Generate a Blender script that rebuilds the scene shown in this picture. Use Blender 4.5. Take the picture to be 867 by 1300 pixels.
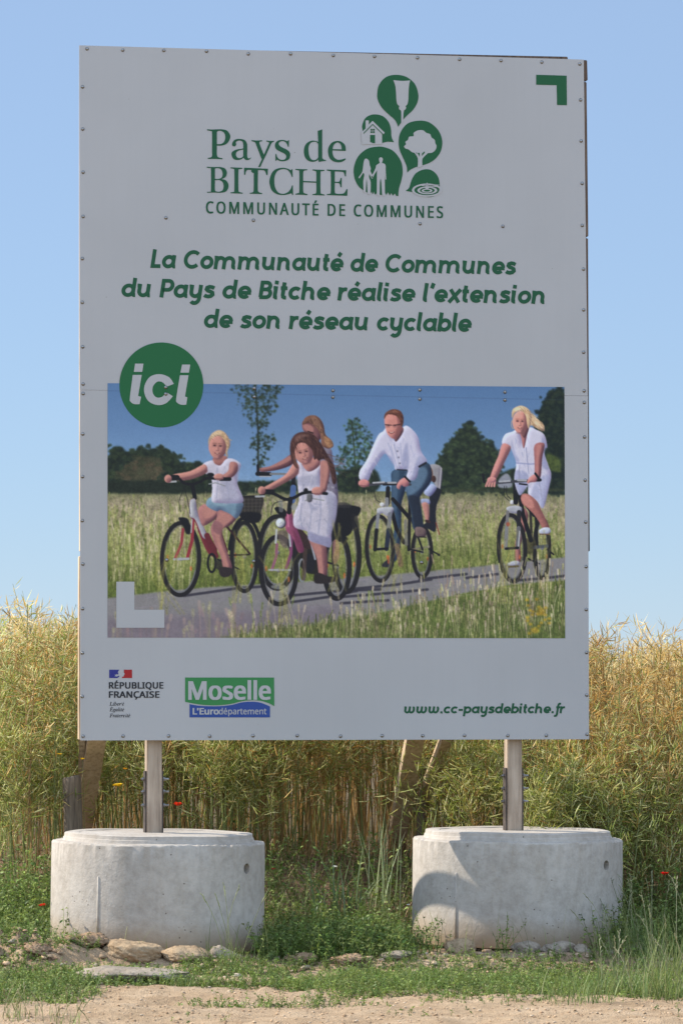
# Roadside information billboard on two concrete rings in front of a ripe rapeseed field.
import bpy, bmesh, math, random
import numpy as np
from mathutils import Vector, Matrix

for o in list(bpy.data.objects): bpy.data.objects.remove(o, do_unlink=True)
S = bpy.context.scene
COL = S.collection

# ------------------------------------------------------------------ camera, sky, sun, exposure
CAM_D, CAM_H, F_PX, HOR = 22.0, 1.34, 5720.0, 872.0          # metres, metres, focal length in photo pixels, horizon row
PITCH = math.atan((HOR - 650.0) / F_PX)
cam = bpy.data.cameras.new('camera'); cam_ob = bpy.data.objects.new('camera', cam); COL.objects.link(cam_ob)
cam_ob.location = (0, -CAM_D, CAM_H); cam_ob.rotation_euler = (math.radians(90) + PITCH, 0, 0)
cam.sensor_fit = 'VERTICAL'; cam.sensor_height = 36; cam.sensor_width = 24; cam.lens = F_PX / 1300 * 36
cam.clip_start = .5; cam.clip_end = 3000
S.camera = cam_ob

SUN_EL, SUN_AZ = 37.0, 14.0                                   # height of the sun; degrees it stands behind a line due left
world = bpy.data.worlds.new('World'); S.world = world; world.use_nodes = True
nt = world.node_tree
bg = nt.nodes['Background']; sky = nt.nodes.new('ShaderNodeTexSky'); sky.sky_type = 'NISHITA'; sky.sun_disc = False
sky.sun_elevation = math.radians(SUN_EL); sky.sun_rotation = math.radians(-(90 - SUN_AZ))
sky.air_density = 1.0; sky.dust_density = 0.0; sky.ozone_density = 8.0; sky.altitude = 2000
hz_ = nt.nodes.new('ShaderNodeMix'); hz_.data_type = 'RGBA'; hz_.inputs[0].default_value = .5; hz_.inputs[7].default_value = (4.4, 5.6, 7.4, 1)     # thin summer haze evens the blue out
nt.links.new(sky.outputs[0], hz_.inputs[6])
# added fill light: the unseen sky overhead and behind the camera is brightened
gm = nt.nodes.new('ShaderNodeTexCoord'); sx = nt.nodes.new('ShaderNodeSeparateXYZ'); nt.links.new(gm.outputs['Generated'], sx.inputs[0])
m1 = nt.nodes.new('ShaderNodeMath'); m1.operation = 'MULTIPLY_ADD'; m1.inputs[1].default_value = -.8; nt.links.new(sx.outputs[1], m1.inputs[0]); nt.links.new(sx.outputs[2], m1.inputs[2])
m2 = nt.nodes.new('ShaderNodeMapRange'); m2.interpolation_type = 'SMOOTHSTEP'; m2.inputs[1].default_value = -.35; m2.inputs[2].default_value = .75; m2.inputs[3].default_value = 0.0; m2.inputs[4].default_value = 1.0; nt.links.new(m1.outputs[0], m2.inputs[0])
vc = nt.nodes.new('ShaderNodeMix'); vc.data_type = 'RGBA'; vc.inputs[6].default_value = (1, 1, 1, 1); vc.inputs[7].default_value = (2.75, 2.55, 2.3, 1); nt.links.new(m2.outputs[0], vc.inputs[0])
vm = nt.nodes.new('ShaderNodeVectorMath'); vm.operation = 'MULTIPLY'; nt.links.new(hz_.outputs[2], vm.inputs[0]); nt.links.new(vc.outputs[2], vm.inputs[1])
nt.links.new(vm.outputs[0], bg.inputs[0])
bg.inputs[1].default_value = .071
sl = bpy.data.lights.new('sun', 'SUN'); sl.energy = 4.1; sl.angle = math.radians(.5); sl.color = (1, .93, .82)
so = bpy.data.objects.new('sun', sl); COL.objects.link(so)
e, a = math.radians(SUN_EL), math.radians(SUN_AZ)
TO_SUN = Vector((-math.cos(a) * math.cos(e), math.sin(a) * math.cos(e), math.sin(e)))
so.rotation_euler = TO_SUN.to_track_quat('Z', 'Y').to_euler(); so.location = TO_SUN * 40
S.view_settings.view_transform = 'Standard'; S.view_settings.look = 'None'
S.view_settings.exposure = 0.8; S.view_settings.gamma = 1.0; S.view_settings.use_curve_mapping = False

# ------------------------------------------------------------------ helpers
RNG = np.random.RandomState(11)
def ray(px, py):
    """Direction (per metre of depth) through a point of the 867 x 1300 photograph: used to survey where things stand."""
    x = (px - 433.5) / F_PX; z = (650 - py) / F_PX
    y = math.cos(PITCH) - z * math.sin(PITCH); zz = math.sin(PITCH) + z * math.cos(PITCH)
    return x / y, zz / y
def at(px, py, y):
    """The point in the vertical plane at world y seen at that place of the photograph."""
    rx, rz = ray(px, py); d = y + CAM_D
    return Vector((rx * d, y, CAM_H + rz * d))
def tag(o, label=None, cat=None, group=None, kind=None):
    for k, v in (('label', label), ('category', cat), ('group', group), ('kind', kind)):
        if v: o[k] = v
    return o
def empty(name, loc, rz=0):
    o = bpy.data.objects.new(name, None); COL.objects.link(o); o.location = loc; o.rotation_euler = (0, 0, rz); o.empty_display_size = .1
    return o
def link(name, me, m=None, parent=None):
    if m is not None:
        me.materials.clear(); me.materials.append(m)
    o = bpy.data.objects.new(name, me); COL.objects.link(o)
    if parent: o.parent = parent
    return o
def from_bm(name, bm, m, parent=None, smooth=False):
    me = bpy.data.meshes.new(name); bmesh.ops.recalc_face_normals(bm, faces=bm.faces); bm.to_mesh(me); bm.free()
    if smooth: me.shade_smooth()
    return link(name, me, m, parent)
def hull8(bm, a, b, bev=0):
    """A box from two quads of four corners each (bottom / top or front / back)."""
    va = [bm.verts.new(p) for p in a]; vb = [bm.verts.new(p) for p in b]
    fs = [bm.faces.new(va[::-1]), bm.faces.new(vb)] + [bm.faces.new((va[i], va[(i + 1) % 4], vb[(i + 1) % 4], vb[i])) for i in range(4)]
    if bev: bmesh.ops.bevel(bm, geom=list({e for f in fs for e in f.edges}), offset=bev, segments=2, affect='EDGES')
def box(bm, x0, x1, y0, y1, z0, z1, bev=0):
    hull8(bm, [(x0, y0, z0), (x1, y0, z0), (x1, y1, z0), (x0, y1, z0)], [(x0, y0, z1), (x1, y0, z1), (x1, y1, z1), (x0, y1, z1)], bev)
def beam(bm, p, q, w, t, side=Vector((1, 0, 0)), bev=.003):
    """A straight timber from p to q, w wide along side and t thick."""
    p, q = Vector(p), Vector(q); d = (q - p).normalized(); s = (side - d * side.dot(d)).normalized(); n = d.cross(s)
    c = [s * (w / 2) * i + n * (t / 2) * j for i, j in ((-1, -1), (1, -1), (1, 1), (-1, 1))]
    hull8(bm, [p + k for k in c], [q + k for k in c], bev)
def vnoise(x, y, f, seed=0):
    """Smooth value noise in 0..1 on arrays."""
    x = np.asarray(x) * f + 100.3; y = np.asarray(y) * f + 57.7
    xi, yi = np.floor(x).astype(int), np.floor(y).astype(int); u, v = x - xi, y - yi
    u, v = u * u * (3 - 2 * u), v * v * (3 - 2 * v)
    h = lambda i, j: (np.abs(np.sin(i * 127.1 + j * 311.7 + seed * 74.7) * 43758.5453)) % 1.0
    return (h(xi, yi) * (1 - u) + h(xi + 1, yi) * u) * (1 - v) + (h(xi, yi + 1) * (1 - u) + h(xi + 1, yi + 1) * u) * v
def sstep(a, b, x):
    t = np.clip((np.asarray(x, float) - a) / (b - a), 0, 1); return t * t * (3 - 2 * t)

class Soup:
    """Many small faces collected as arrays, linked as one mesh with a colour per corner of the plant."""
    def __init__(s): s.v, s.c, s.t, s.q, s.n = [], [], [], [], 0
    def add(s, V, Cc, tris=None, quads=None):
        """V: (items, k, 3); Cc: (items, 3) or (items, k, 3)."""
        m, k = V.shape[:2]
        if m == 0: return
        if Cc.ndim == 2: Cc = np.repeat(Cc[:, None, :], k, 1)
        off = (np.arange(m) * k + s.n)[:, None, None]
        if tris is not None: s.t.append((np.array(tris)[None] + off).reshape(-1, 3))
        if quads is not None: s.q.append((np.array(quads)[None] + off).reshape(-1, 4))
        s.v.append(V.reshape(-1, 3)); s.c.append(Cc.reshape(-1, 3)); s.n += m * k
    @staticmethod
    def frame(D):
        D = D / np.maximum(1e-9, np.linalg.norm(D, axis=1, keepdims=True))
        ref = np.where(np.abs(D[:, 2:3]) > .9, np.array([[1., 0, 0]]), np.array([[0, 0, 1.]]))
        A = np.cross(D, ref); A /= np.linalg.norm(A, axis=1, keepdims=True)
        return D, A, np.cross(A, D)
    def pods(s, P, D, L, W, col, curve=.12):
        D, A, B = s.frame(D); L = L[:, None]; W = W[:, None]; n = len(P)
        V = np.zeros((n, 8, 3)); V[:, 0] = P; V[:, 7] = P + D * L - B * L * curve * -1
        for r, (t, k) in enumerate(((.22, 1.0), (.72, .85))):
            c = P + D * L * t + B * L * curve * t * t
            for i in range(3):
                an = i * 2.094
                V[:, 1 + r * 3 + i] = c + (A * math.cos(an) + B * math.sin(an)) * W * k * .5
        s.add(V, col, tris=[(0, 2, 1), (0, 3, 2), (0, 1, 3), (7, 4, 5), (7, 5, 6), (7, 6, 4)], quads=[(1, 2, 5, 4), (2, 3, 6, 5), (3, 1, 4, 6)])
    def segs(s, P, Q, r0, r1, col):
        D, A, B = s.frame(Q - P); n = len(P); V = np.zeros((n, 6, 3))
        for i in range(3):
            o = A * math.cos(i * 2.094) + B * math.sin(i * 2.094)
            V[:, i] = P + o * r0[:, None]; V[:, 3 + i] = Q + o * r1[:, None]
        s.add(V, col, quads=[(0, 1, 4, 3), (1, 2, 5, 4), (2, 0, 3, 5)])
    def leaves(s, P, D, N, L, W, col, droop=.25):
        D = D / np.linalg.norm(D, axis=1, keepdims=True); A = np.cross(D, N); A /= np.maximum(1e-9, np.linalg.norm(A, axis=1, keepdims=True)); N = np.cross(A, D)
        L = L[:, None]; W = W[:, None]; V = np.zeros((len(P), 6, 3))
        V[:, 0] = P; m = P + D * L * .45; V[:, 1] = m + A * W * .5 + N * W * .18; V[:, 2] = m - A * W * .5 + N * W * .18; V[:, 3] = m
        V[:, 4] = P + D * L - N * L * droop; V[:, 5] = P + D * L * .75 - N * L * droop * .5
        s.add(V, col, tris=[(0, 3, 1), (0, 2, 3)], quads=[(3, 5, 4, 1), (3, 2, 4, 5)])
    def blades(s, P, az, L, W, bend, col, lean=None, k=4):
        """Grass blades: tapering ribbons that arch over."""
        n = len(P); V = np.zeros((n, 2 * k + 1, 3)); h = np.stack([np.cos(az), np.sin(az), 0 * az], 1); sd = np.stack([-np.sin(az), np.cos(az), 0 * az], 1)
        c = P.copy(); lean = np.zeros(n) if lean is None else lean
        for i in range(k + 1):
            t = i / k; w = (W * (1 - t ** 1.6) * .5)[:, None]
            if i < k: V[:, 2 * i] = c + sd * w; V[:, 2 * i + 1] = c - sd * w
            else: V[:, 2 * k] = c
            th = lean + bend * (t + .5 / k)
            c = c + (h * np.sin(th)[:, None] + np.array([[0, 0, 1.]]) * np.cos(th)[:, None]) * (L / k)[:, None]
        s.add(V, col, tris=[(2 * k - 2, 2 * k - 1, 2 * k)], quads=[(2 * i, 2 * i + 1, 2 * i + 3, 2 * i + 2) for i in range(k - 1)])
    def build(s, name, m, parent=None, origin=None, smooth=False):
        V = np.concatenate(s.v).astype(np.float32); Cc = np.concatenate(s.c)
        if origin is not None: V = V - np.array(origin, np.float32)
        t = np.concatenate(s.t) if s.t else np.zeros((0, 3), int); q = np.concatenate(s.q) if s.q else np.zeros((0, 4), int)
        me = bpy.data.meshes.new(name); me.vertices.add(len(V)); me.vertices.foreach_set('co', V.ravel())
        lp = np.concatenate([t.ravel(), q.ravel()]).astype(np.int32); me.loops.add(len(lp)); me.loops.foreach_set('vertex_index', lp)
        st = np.concatenate([np.arange(len(t)) * 3, len(t) * 3 + np.arange(len(q)) * 4]).astype(np.int32)
        me.polygons.add(len(st)); me.polygons.foreach_set('loop_start', st)
        me.update(calc_edges=True); me.validate()
        ca = me.color_attributes.new('tint', 'FLOAT_COLOR', 'POINT')
        ca.data.foreach_set('color', np.concatenate([np.clip(Cc, 0, 1), np.ones((len(Cc), 1))], 1).astype(np.float32).ravel())
        if smooth: me.shade_smooth()
        o = link(name, me, m, parent)
        if origin is not None: o.location = origin
        return o

# ------------------------------------------------------------------ materials
def mat(name, col, rough=.7, metal=0.0, build=None, spec=.5):
    m = bpy.data.materials.new(name); m.use_nodes = True; t = m.node_tree; b = t.nodes['Principled BSDF']
    b.inputs['Base Color'].default_value = (*col, 1); b.inputs['Roughness'].default_value = rough; b.inputs['Metallic'].default_value = metal
    b.inputs['Specular IOR Level'].default_value = spec
    if build: build(t, b)
    return m
def N(t, typ, **kw):
    n = t.nodes.new('ShaderNode' + typ)
    for k, v in kw.items():
        if k.startswith('_'): setattr(n, k[1:], v)
        else: n.inputs[int(k[1:]) if k[1:].isdigit() else k.replace('_', ' ')].default_value = v
    return n
def ramp(t, src, stops):
    r = t.nodes.new('ShaderNodeValToRGB'); e = r.color_ramp.elements
    while len(e) < len(stops): e.new(.5)
    for k, (p, c) in zip(e, stops): k.position = p; k.color = (*c, 1) if len(c) == 3 else c
    t.links.new(src, r.inputs[0]); return r
def noise(t, scale, detail=4, rough=.6, coord='Object', stretch=None, dist=0):
    tc = t.nodes.new('ShaderNodeTexCoord'); n = t.nodes.new('ShaderNodeTexNoise')
    n.inputs['Scale'].default_value = scale; n.inputs['Detail'].default_value = detail; n.inputs['Roughness'].default_value = rough; n.inputs['Distortion'].default_value = dist
    if stretch:
        mp = t.nodes.new('ShaderNodeMapping'); mp.inputs['Scale'].default_value = stretch
        t.links.new(tc.outputs[coord], mp.inputs[0]); t.links.new(mp.outputs[0], n.inputs[0])
    else: t.links.new(tc.outputs[coord], n.inputs[0])
    return n
def mixc(t, fac, a, b, mode='MIX'):
    m = t.nodes.new('ShaderNodeMix'); m.data_type = 'RGBA'; m.blend_type = mode
    for i, v in ((0, fac), (6, a), (7, b)):
        if hasattr(v, 'links') or hasattr(v, 'is_linked'): t.links.new(v, m.inputs[i])
        elif i == 0: m.inputs[0].default_value = v
        else: m.inputs[i].default_value = (*v, 1)
    return m.outputs[2]
def bump(t, b, src, strength=.3, dist=.01):
    n = t.nodes.new('ShaderNodeBump'); n.inputs['Strength'].default_value = strength; n.inputs['Distance'].default_value = dist
    t.links.new(src, n.inputs['Height']); t.links.new(n.outputs[0], b.inputs['Normal']); return n

def plant_mat(name, rough=.55, trans=.25, var=.35):
    m = bpy.data.materials.new(name); m.use_nodes = True; t = m.node_tree; b = t.nodes['Principled BSDF']; out = t.nodes['Material Output']
    at_ = t.nodes.new('ShaderNodeAttribute'); at_.attribute_name = 'tint'
    n = noise(t, 14, 3); r = ramp(t, n.outputs[0], [(.3, (1 - var,) * 3), (.7, (1 + var * .6,) * 3)])
    c = mixc(t, 1.0, at_.outputs[0], r.outputs[0], 'MULTIPLY')
    t.links.new(c, b.inputs['Base Color']); b.inputs['Roughness'].default_value = rough; b.inputs['Specular IOR Level'].default_value = .35
    tr = t.nodes.new('ShaderNodeBsdfTranslucent'); t.links.new(c, tr.inputs[0]); mx = t.nodes.new('ShaderNodeMixShader'); mx.inputs[0].default_value = trans
    t.links.new(b.outputs[0], mx.inputs[1]); t.links.new(tr.outputs[0], mx.inputs[2]); t.links.new(mx.outputs[0], out.inputs[0])
    return m
M_CROP = plant_mat('rapeseed', .4, .52, .2); M_GREEN = plant_mat('weed_leaf', .55, .3); M_STRAW = plant_mat('straw', .7, .15); M_PETAL = plant_mat('petal', .6, .35, .15)

def wood_nodes(c0, c1, c2, stretch):
    def f(t, b):
        n = noise(t, 6, 6, .65, 'Object', stretch); r = ramp(t, n.outputs[0], [(.3, c0), (.5, c1), (.72, c2)])
        n2 = noise(t, 3, 3); r2 = ramp(t, n2.outputs[0], [(.35, (.62, .6, .58)), (.65, (1, 1, 1))])
        t.links.new(mixc(t, .8, r.outputs[0], r2.outputs[0], 'MULTIPLY'), b.inputs['Base Color']); bump(t, b, n.outputs[0], .5, .004)
    return f
M_POST = mat('weathered_pine', (.3, .24, .18), .8, 0, wood_nodes((.26, .195, .14), (.43, .33, .24), (.56, .45, .34), (9, 9, .5)))
M_BRACE = mat('brace_pine', (.4, .27, .16), .8, 0, wood_nodes((.36, .25, .15), (.60, .44, .28), (.70, .54, .37), (9, 9, .7)))
M_DARKWOOD = mat('dark_timber', (.1, .06, .04), .8, 0, wood_nodes((.05, .032, .022), (.13, .08, .052), (.22, .15, .1), (9, 9, .7)))
M_STAKE = mat('old_stake', (.2, .15, .1), .9, 0, wood_nodes((.07, .05, .036), (.2, .15, .105), (.36, .28, .2), (12, 12, .8)))
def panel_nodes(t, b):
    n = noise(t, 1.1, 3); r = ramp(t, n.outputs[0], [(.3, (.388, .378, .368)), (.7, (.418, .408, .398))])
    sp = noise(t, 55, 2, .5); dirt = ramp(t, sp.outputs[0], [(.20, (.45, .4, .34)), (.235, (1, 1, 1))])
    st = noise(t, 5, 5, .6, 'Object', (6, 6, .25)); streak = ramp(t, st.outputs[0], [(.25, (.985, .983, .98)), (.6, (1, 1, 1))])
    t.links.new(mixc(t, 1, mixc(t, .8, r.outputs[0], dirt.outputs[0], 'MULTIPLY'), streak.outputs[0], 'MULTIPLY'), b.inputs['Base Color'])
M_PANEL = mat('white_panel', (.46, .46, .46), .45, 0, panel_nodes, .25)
def flat(name, col, rough=.45): return mat(name, col, rough, 0, None, .2)
GREEN = flat('dark_green_print', (.014, .092, .034)); TEXTG = flat('text_green_print', (.014, .082, .036)); WHITEP = flat('white_print', (.405, .395, .385))
BADGE = flat('badge_green_print', (.016, .115, .038)); BLACKP = flat('black_print', (.022, .023, .026)); BLUEP = flat('blue_print', (.03, .065, .24)); REDP = flat('red_print', (.33, .018, .018))
FLAGB = flat('flag_blue_print', (.03, .032, .19)); MOSG = flat('bright_green_print', (.04, .20, .06))
def steel_nodes(t, b):
    n = noise(t, 40, 3); r = ramp(t, n.outputs[0], [(.35, (.13, .12, .11)), (.65, (.32, .31, .30))]); t.links.new(r.outputs[0], b.inputs['Base Color'])
M_SCREW = mat('screw_steel', (.3, .3, .3), .3, 1.0, steel_nodes)
def plate_nodes(t, b):
    n = noise(t, 20, 4); r = ramp(t, n.outputs[0], [(.3, (.035, .026, .022)), (.7, (.11, .085, .07))]); t.links.new(r.outputs[0], b.inputs['Base Color'])
M_PLATE = mat('rusty_steel_plate', (.08, .06, .05), .7, .4, plate_nodes)

# ------------------------------------------------------------------ the ground: one sheet from the track to the horizon
RING_Z = .085
RING_XY = [(at(201, 1100, -.04).x, -.13), (at(655.5, 1100, .3).x, .24)]
def gz(x, y):
    x = np.asarray(x, float); y = np.asarray(y, float)
    z = .065 * sstep(-1.08, -.72, y + .10 * (vnoise(x, y * 0, 2.2, 4) - .5)) + .40 * sstep(-.1, 2.3, y - .12 * np.sin(x * 1.3))
    near = sstep(30, 6, np.hypot(x, y + 1))
    z = z + near * (.05 * (vnoise(x, y, 1.4, 1) - .5) * sstep(.3, 1.2, np.minimum(np.hypot(x - RING_XY[0][0], y - RING_XY[0][1]), np.hypot(x - RING_XY[1][0], y - RING_XY[1][1])))
                    + .018 * (vnoise(x, y, 7, 2) - .5) + .012 * (vnoise(x, y, 19, 3) - .5) + .007 * (vnoise(x, y, 41, 6) - .5))
    # heap of crumbly soil beside the first ring
    hx = (x + 1.75) / .66; hy = (y + .90) / .26
    z = z + .085 * np.exp(-hx * hx * hx * hx - hy * hy) * (.45 + 1.1 * vnoise(x, y, 9, 7)) * (.5 + 1.0 * vnoise(x, y, 24, 9))
    return z
def axis(lo, hi, a, b, n, m):
    c = np.linspace(a, b, n); g = np.geomspace(.05, 1, m)
    return np.concatenate([a - (a - lo) * g[::-1], c, b + (hi - b) * g])
def ground():
    xs = axis(-600, 600, -2.7, 2.7, 250, 26); ys = axis(-60, 1500, -5.2, 3.2, 330, 26)
    X, Yy = np.meshgrid(xs, ys); Z = gz(X, Yy); h, w = X.shape
    me = bpy.data.meshes.new('ground'); me.vertices.add(h * w); me.vertices.foreach_set('co', np.stack([X, Yy, Z], -1).astype(np.float32).ravel())
    i = (np.arange(h - 1)[:, None] * w + np.arange(w - 1)[None]).reshape(-1); q = np.stack([i, i + 1, i + w + 1, i + w], 1).astype(np.int32)
    me.loops.add(q.size); me.loops.foreach_set('vertex_index', q.ravel()); me.polygons.add(len(q)); me.polygons.foreach_set('loop_start', (np.arange(len(q)) * 4).astype(np.int32)); me.update(calc_edges=True); me.shade_smooth()
    # how far each place is trodden track (0) or field soil (1)
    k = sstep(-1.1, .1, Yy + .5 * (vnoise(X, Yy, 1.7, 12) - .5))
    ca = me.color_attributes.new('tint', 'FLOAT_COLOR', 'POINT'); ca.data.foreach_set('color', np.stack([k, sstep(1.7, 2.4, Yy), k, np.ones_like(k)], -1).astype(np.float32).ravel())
    def f(t, b):
        at_ = t.nodes.new('ShaderNodeAttribute'); at_.attribute_name = 'tint'
        n1 = noise(t, 3.2, 6, .65); n2 = noise(t, 38, 5, .7); n3 = noise(t, 130, 3, .6)
        a = ramp(t, n1.outputs[0], [(.3, (.32, .215, .125)), (.5, (.425, .30, .185)), (.7, (.51, .375, .245))]).outputs[0]
        a = mixc(t, .55, a, ramp(t, n2.outputs[0], [(.3, (.55, .52, .5)), (.55, (1, 1, 1)), (.75, (1.25, 1.22, 1.2))]).outputs[0], 'MULTIPLY')
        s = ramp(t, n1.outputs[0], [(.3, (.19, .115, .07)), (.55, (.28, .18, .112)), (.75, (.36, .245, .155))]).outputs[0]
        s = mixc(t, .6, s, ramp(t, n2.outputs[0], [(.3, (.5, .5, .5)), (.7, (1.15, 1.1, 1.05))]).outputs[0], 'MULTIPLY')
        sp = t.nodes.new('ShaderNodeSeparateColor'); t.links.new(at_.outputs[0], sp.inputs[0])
        fld = mixc(t, sp.outputs[1], s, (.13, .095, .05))       # soil set to a darker brown under the standing crop
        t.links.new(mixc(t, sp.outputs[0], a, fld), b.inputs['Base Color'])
        ad = t.nodes.new('ShaderNodeMath'); ad.operation = 'ADD'; t.links.new(n2.outputs[0], ad.inputs[0]); t.links.new(n3.outputs[0], ad.inputs[1]); bump(t, b, ad.outputs[0], .9, .012)
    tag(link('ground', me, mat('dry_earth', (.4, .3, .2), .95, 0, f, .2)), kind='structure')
ground()

# ------------------------------------------------------------------ the printed picture on the billboard (a flat print, painted as a colour grid)
class Painter:
    """A small software painter: soft polygons, strokes and blobs on a colour grid."""
    def __init__(s, x0, y0, w, h, sc):
        s.x0, s.y0, s.sc = x0, y0, sc
        s.W, s.H = int(w * sc), int(h * sc)
        s.a = np.zeros((s.H, s.W, 3), np.float32)
        s.T = (0, 0, 1)
        s.rng = np.random.RandomState(5); s.vol = 0.0
    def pt(s, p):
        p = np.asarray(p, float).reshape(-1, 2)
        return (p / s.T[2] + np.array(s.T[:2]) - (s.x0, s.y0)) * s.sc
    def box(s, q, m):
        a = np.maximum(np.floor(q.min(0) - m).astype(int), 0)
        b = np.minimum(np.ceil(q.max(0) + m).astype(int) + 1, (s.W, s.H))
        return a[0], a[1], b[0], b[1]
    def mix(s, bx, m, c, alpha):
        x0, y0, x1, y1 = bx
        m = (m * alpha)[..., None]
        s.a[y0:y1, x0:x1] = s.a[y0:y1, x0:x1] * (1 - m) + np.array(c, np.float32) * m
    def blurm(s, m, r):
        if r < .6: return m
        k = int(math.ceil(r * 2)); w = np.exp(-.5 * (np.arange(-k, k + 1) / r) ** 2); w /= w.sum()
        for ax in (0, 1):
            pad = [(0, 0), (0, 0)]; pad[ax] = (k, k)
            z = np.pad(m, pad, mode='edge'); o = np.zeros_like(m)
            for i, wi in enumerate(w):
                o += wi * (z[i:i + m.shape[0]] if ax == 0 else z[:, i:i + m.shape[1]])
            m = o
        return m
    def poly(s, pts, c, blur=.35, alpha=1.0, smooth=True):
        q = s.pt(pts)
        if smooth: q = catmull(q, 4)
        r = blur * s.sc
        ext = q.max(0) - q.min(0); R = float(np.clip(ext.min() * .16, 1.5, 9)) if s.vol and alpha == 1 and max(c) > 60 else 0
        bx = s.box(q, 2 * max(r, R) + 2); x0, y0, x1, y1 = bx
        if x1 <= x0 or y1 <= y0: return
        X, Y = np.meshgrid(np.arange(x0, x1) + .5, np.arange(y0, y1) + .5)
        ins = np.zeros(X.shape, bool); n = len(q)
        for i in range(n):
            ax, ay = q[i]; bxx, by = q[(i + 1) % n]
            if ay == by: continue
            ins ^= ((ay > Y) != (by > Y)) & (X < (bxx - ax) * (Y - ay) / (by - ay) + ax)
        m = ins.astype(np.float32); cc = np.array(c, np.float32)
        if R and m.shape[0] > 3 and m.shape[1] > 3:          # rounded form: the side towards the sun lighter, the far side darker
            mb = s.blurm(m, R); gy, gx = np.gradient(mb); e_ = (gx * .75 + gy * .65) * R * 2.2
            e_ = np.where(e_ < 0, e_ * 1.25, e_ * .55); cc = cc * (1 + s.vol * e_)[..., None] * np.where(e_[..., None] < 0, np.array([1, 1, 1.0]) + np.minimum(0, e_)[..., None] * np.array([.0, .05, -.12]), 1)
        s.mix(bx, s.blurm(m, r), cc, alpha)
    def stroke(s, pts, w, c, alpha=1.0, soft=.5, w1=None, smooth=False):
        q = s.pt(pts)
        if smooth: q = catmull(q, 5, False)
        w = w / s.T[2] * s.sc / 2; w1 = w if w1 is None else w1 / s.T[2] * s.sc / 2
        so = soft * s.sc
        bx = s.box(q, max(w, w1) + so + 1); x0, y0, x1, y1 = bx
        if x1 <= x0 or y1 <= y0: return
        X, Y = np.meshgrid(np.arange(x0, x1) + .5, np.arange(y0, y1) + .5)
        m = np.zeros(X.shape, np.float32); n = len(q) - 1
        for i in range(n):
            a, b = q[i], q[i + 1]; d = b - a; L = max(1e-6, d @ d)
            t = np.clip(((X - a[0]) * d[0] + (Y - a[1]) * d[1]) / L, 0, 1)
            ds = np.hypot(X - a[0] - t * d[0], Y - a[1] - t * d[1])
            wd = w + (w1 - w) * (i + t) / n
            m = np.maximum(m, np.clip((wd - ds) / so + .5, 0, 1) * np.minimum(1, wd * 2))
        s.mix(bx, m, c, alpha)
    def ring(s, cx, cy, rx, ry, w, c, alpha=1.0, a0=0, a1=360, tilt=0):
        t = np.radians(np.linspace(a0, a1, 48)); k = math.radians(tilt)
        x, y = rx * np.cos(t), ry * np.sin(t)
        s.stroke(np.c_[cx + x * math.cos(k) - y * math.sin(k), cy + x * math.sin(k) + y * math.cos(k)], w, c, alpha)
    def blob(s, cx, cy, rx, ry, c, alpha=1.0, blur=.4):
        t = np.linspace(0, 2 * math.pi, 17)[:-1]
        s.poly(np.c_[cx + rx * np.cos(t), cy + ry * np.sin(t)], c, blur, alpha, False)
    def foliage(s, pts, cols, n, r, ragged=1.0, blur=.6):
        q = np.asarray(pts, float)
        if ragged <= 1: s.poly(q.mean(0) + (q - q.mean(0)) * .93, np.array(cols[0]) * .95, 1.4)
        lo, hi = q.min(0), q.max(0); k = 0
        while k < n:
            p = lo + s.rng.rand(2) * (hi - lo)
            ins = False
            for i in range(len(q)):
                a, b = q[i], q[(i + 1) % len(q)]
                if (a[1] > p[1]) != (b[1] > p[1]) and p[0] < (b[0] - a[0]) * (p[1] - a[1]) / (b[1] - a[1]) + a[0]: ins = not ins
            if not ins: continue
            p = p + s.rng.randn(2) * r * ragged * .8
            rr = r * (.4 + s.rng.rand()); t = np.linspace(0, 2 * math.pi, 8)[:-1]
            rad = rr * (.6 + .7 * s.rng.rand(7))
            s.poly(np.c_[p[0] + rad * np.cos(t), p[1] + rad * .8 * np.sin(t)], cols[s.rng.randint(len(cols))], blur, .85, False); k += 1
    def blades(s, n, xr, yf, hr, cols, w=.6, lean=.15, alpha=.8, soft=.6, head=0):
        for _ in range(n):
            x = xr[0] + s.rng.rand() * (xr[1] - xr[0]); y = yf(x)
            h = hr[0] + s.rng.rand() ** 1.5 * (hr[1] - hr[0]); l = s.rng.randn() * lean * h
            c = np.array(cols[s.rng.randint(len(cols))]) * (.85 + .3 * s.rng.rand())
            s.stroke([(x, y), (x + l * .4, y - h * .55), (x + l, y - h)], w * (.6 + .8 * s.rng.rand()), c, alpha * (.5 + .5 * s.rng.rand()), soft)
            if head: s.stroke([(x + l * .85, y - h * .85), (x + l, y - h)], w * head, c * 1.1, alpha * .8, soft)

def catmull(q, k, closed=True):
    q = np.asarray(q, float); n = len(q)
    if n < 3: return q
    P = (lambda i: q[i % n]) if closed else (lambda i: q[min(max(i, 0), n - 1)])
    out = []
    for i in range(n if closed else n - 1):
        a, b, c, d = P(i - 1), P(i), P(i + 1), P(i + 2)
        for j in range(k):
            t = j / k
            out.append(.5 * (2 * b + (c - a) * t + (2 * a - 5 * b + 4 * c - d) * t * t + (3 * b - a - 3 * c + d) * t ** 3))
    if not closed: out.append(q[-1])
    return np.array(out)

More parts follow.
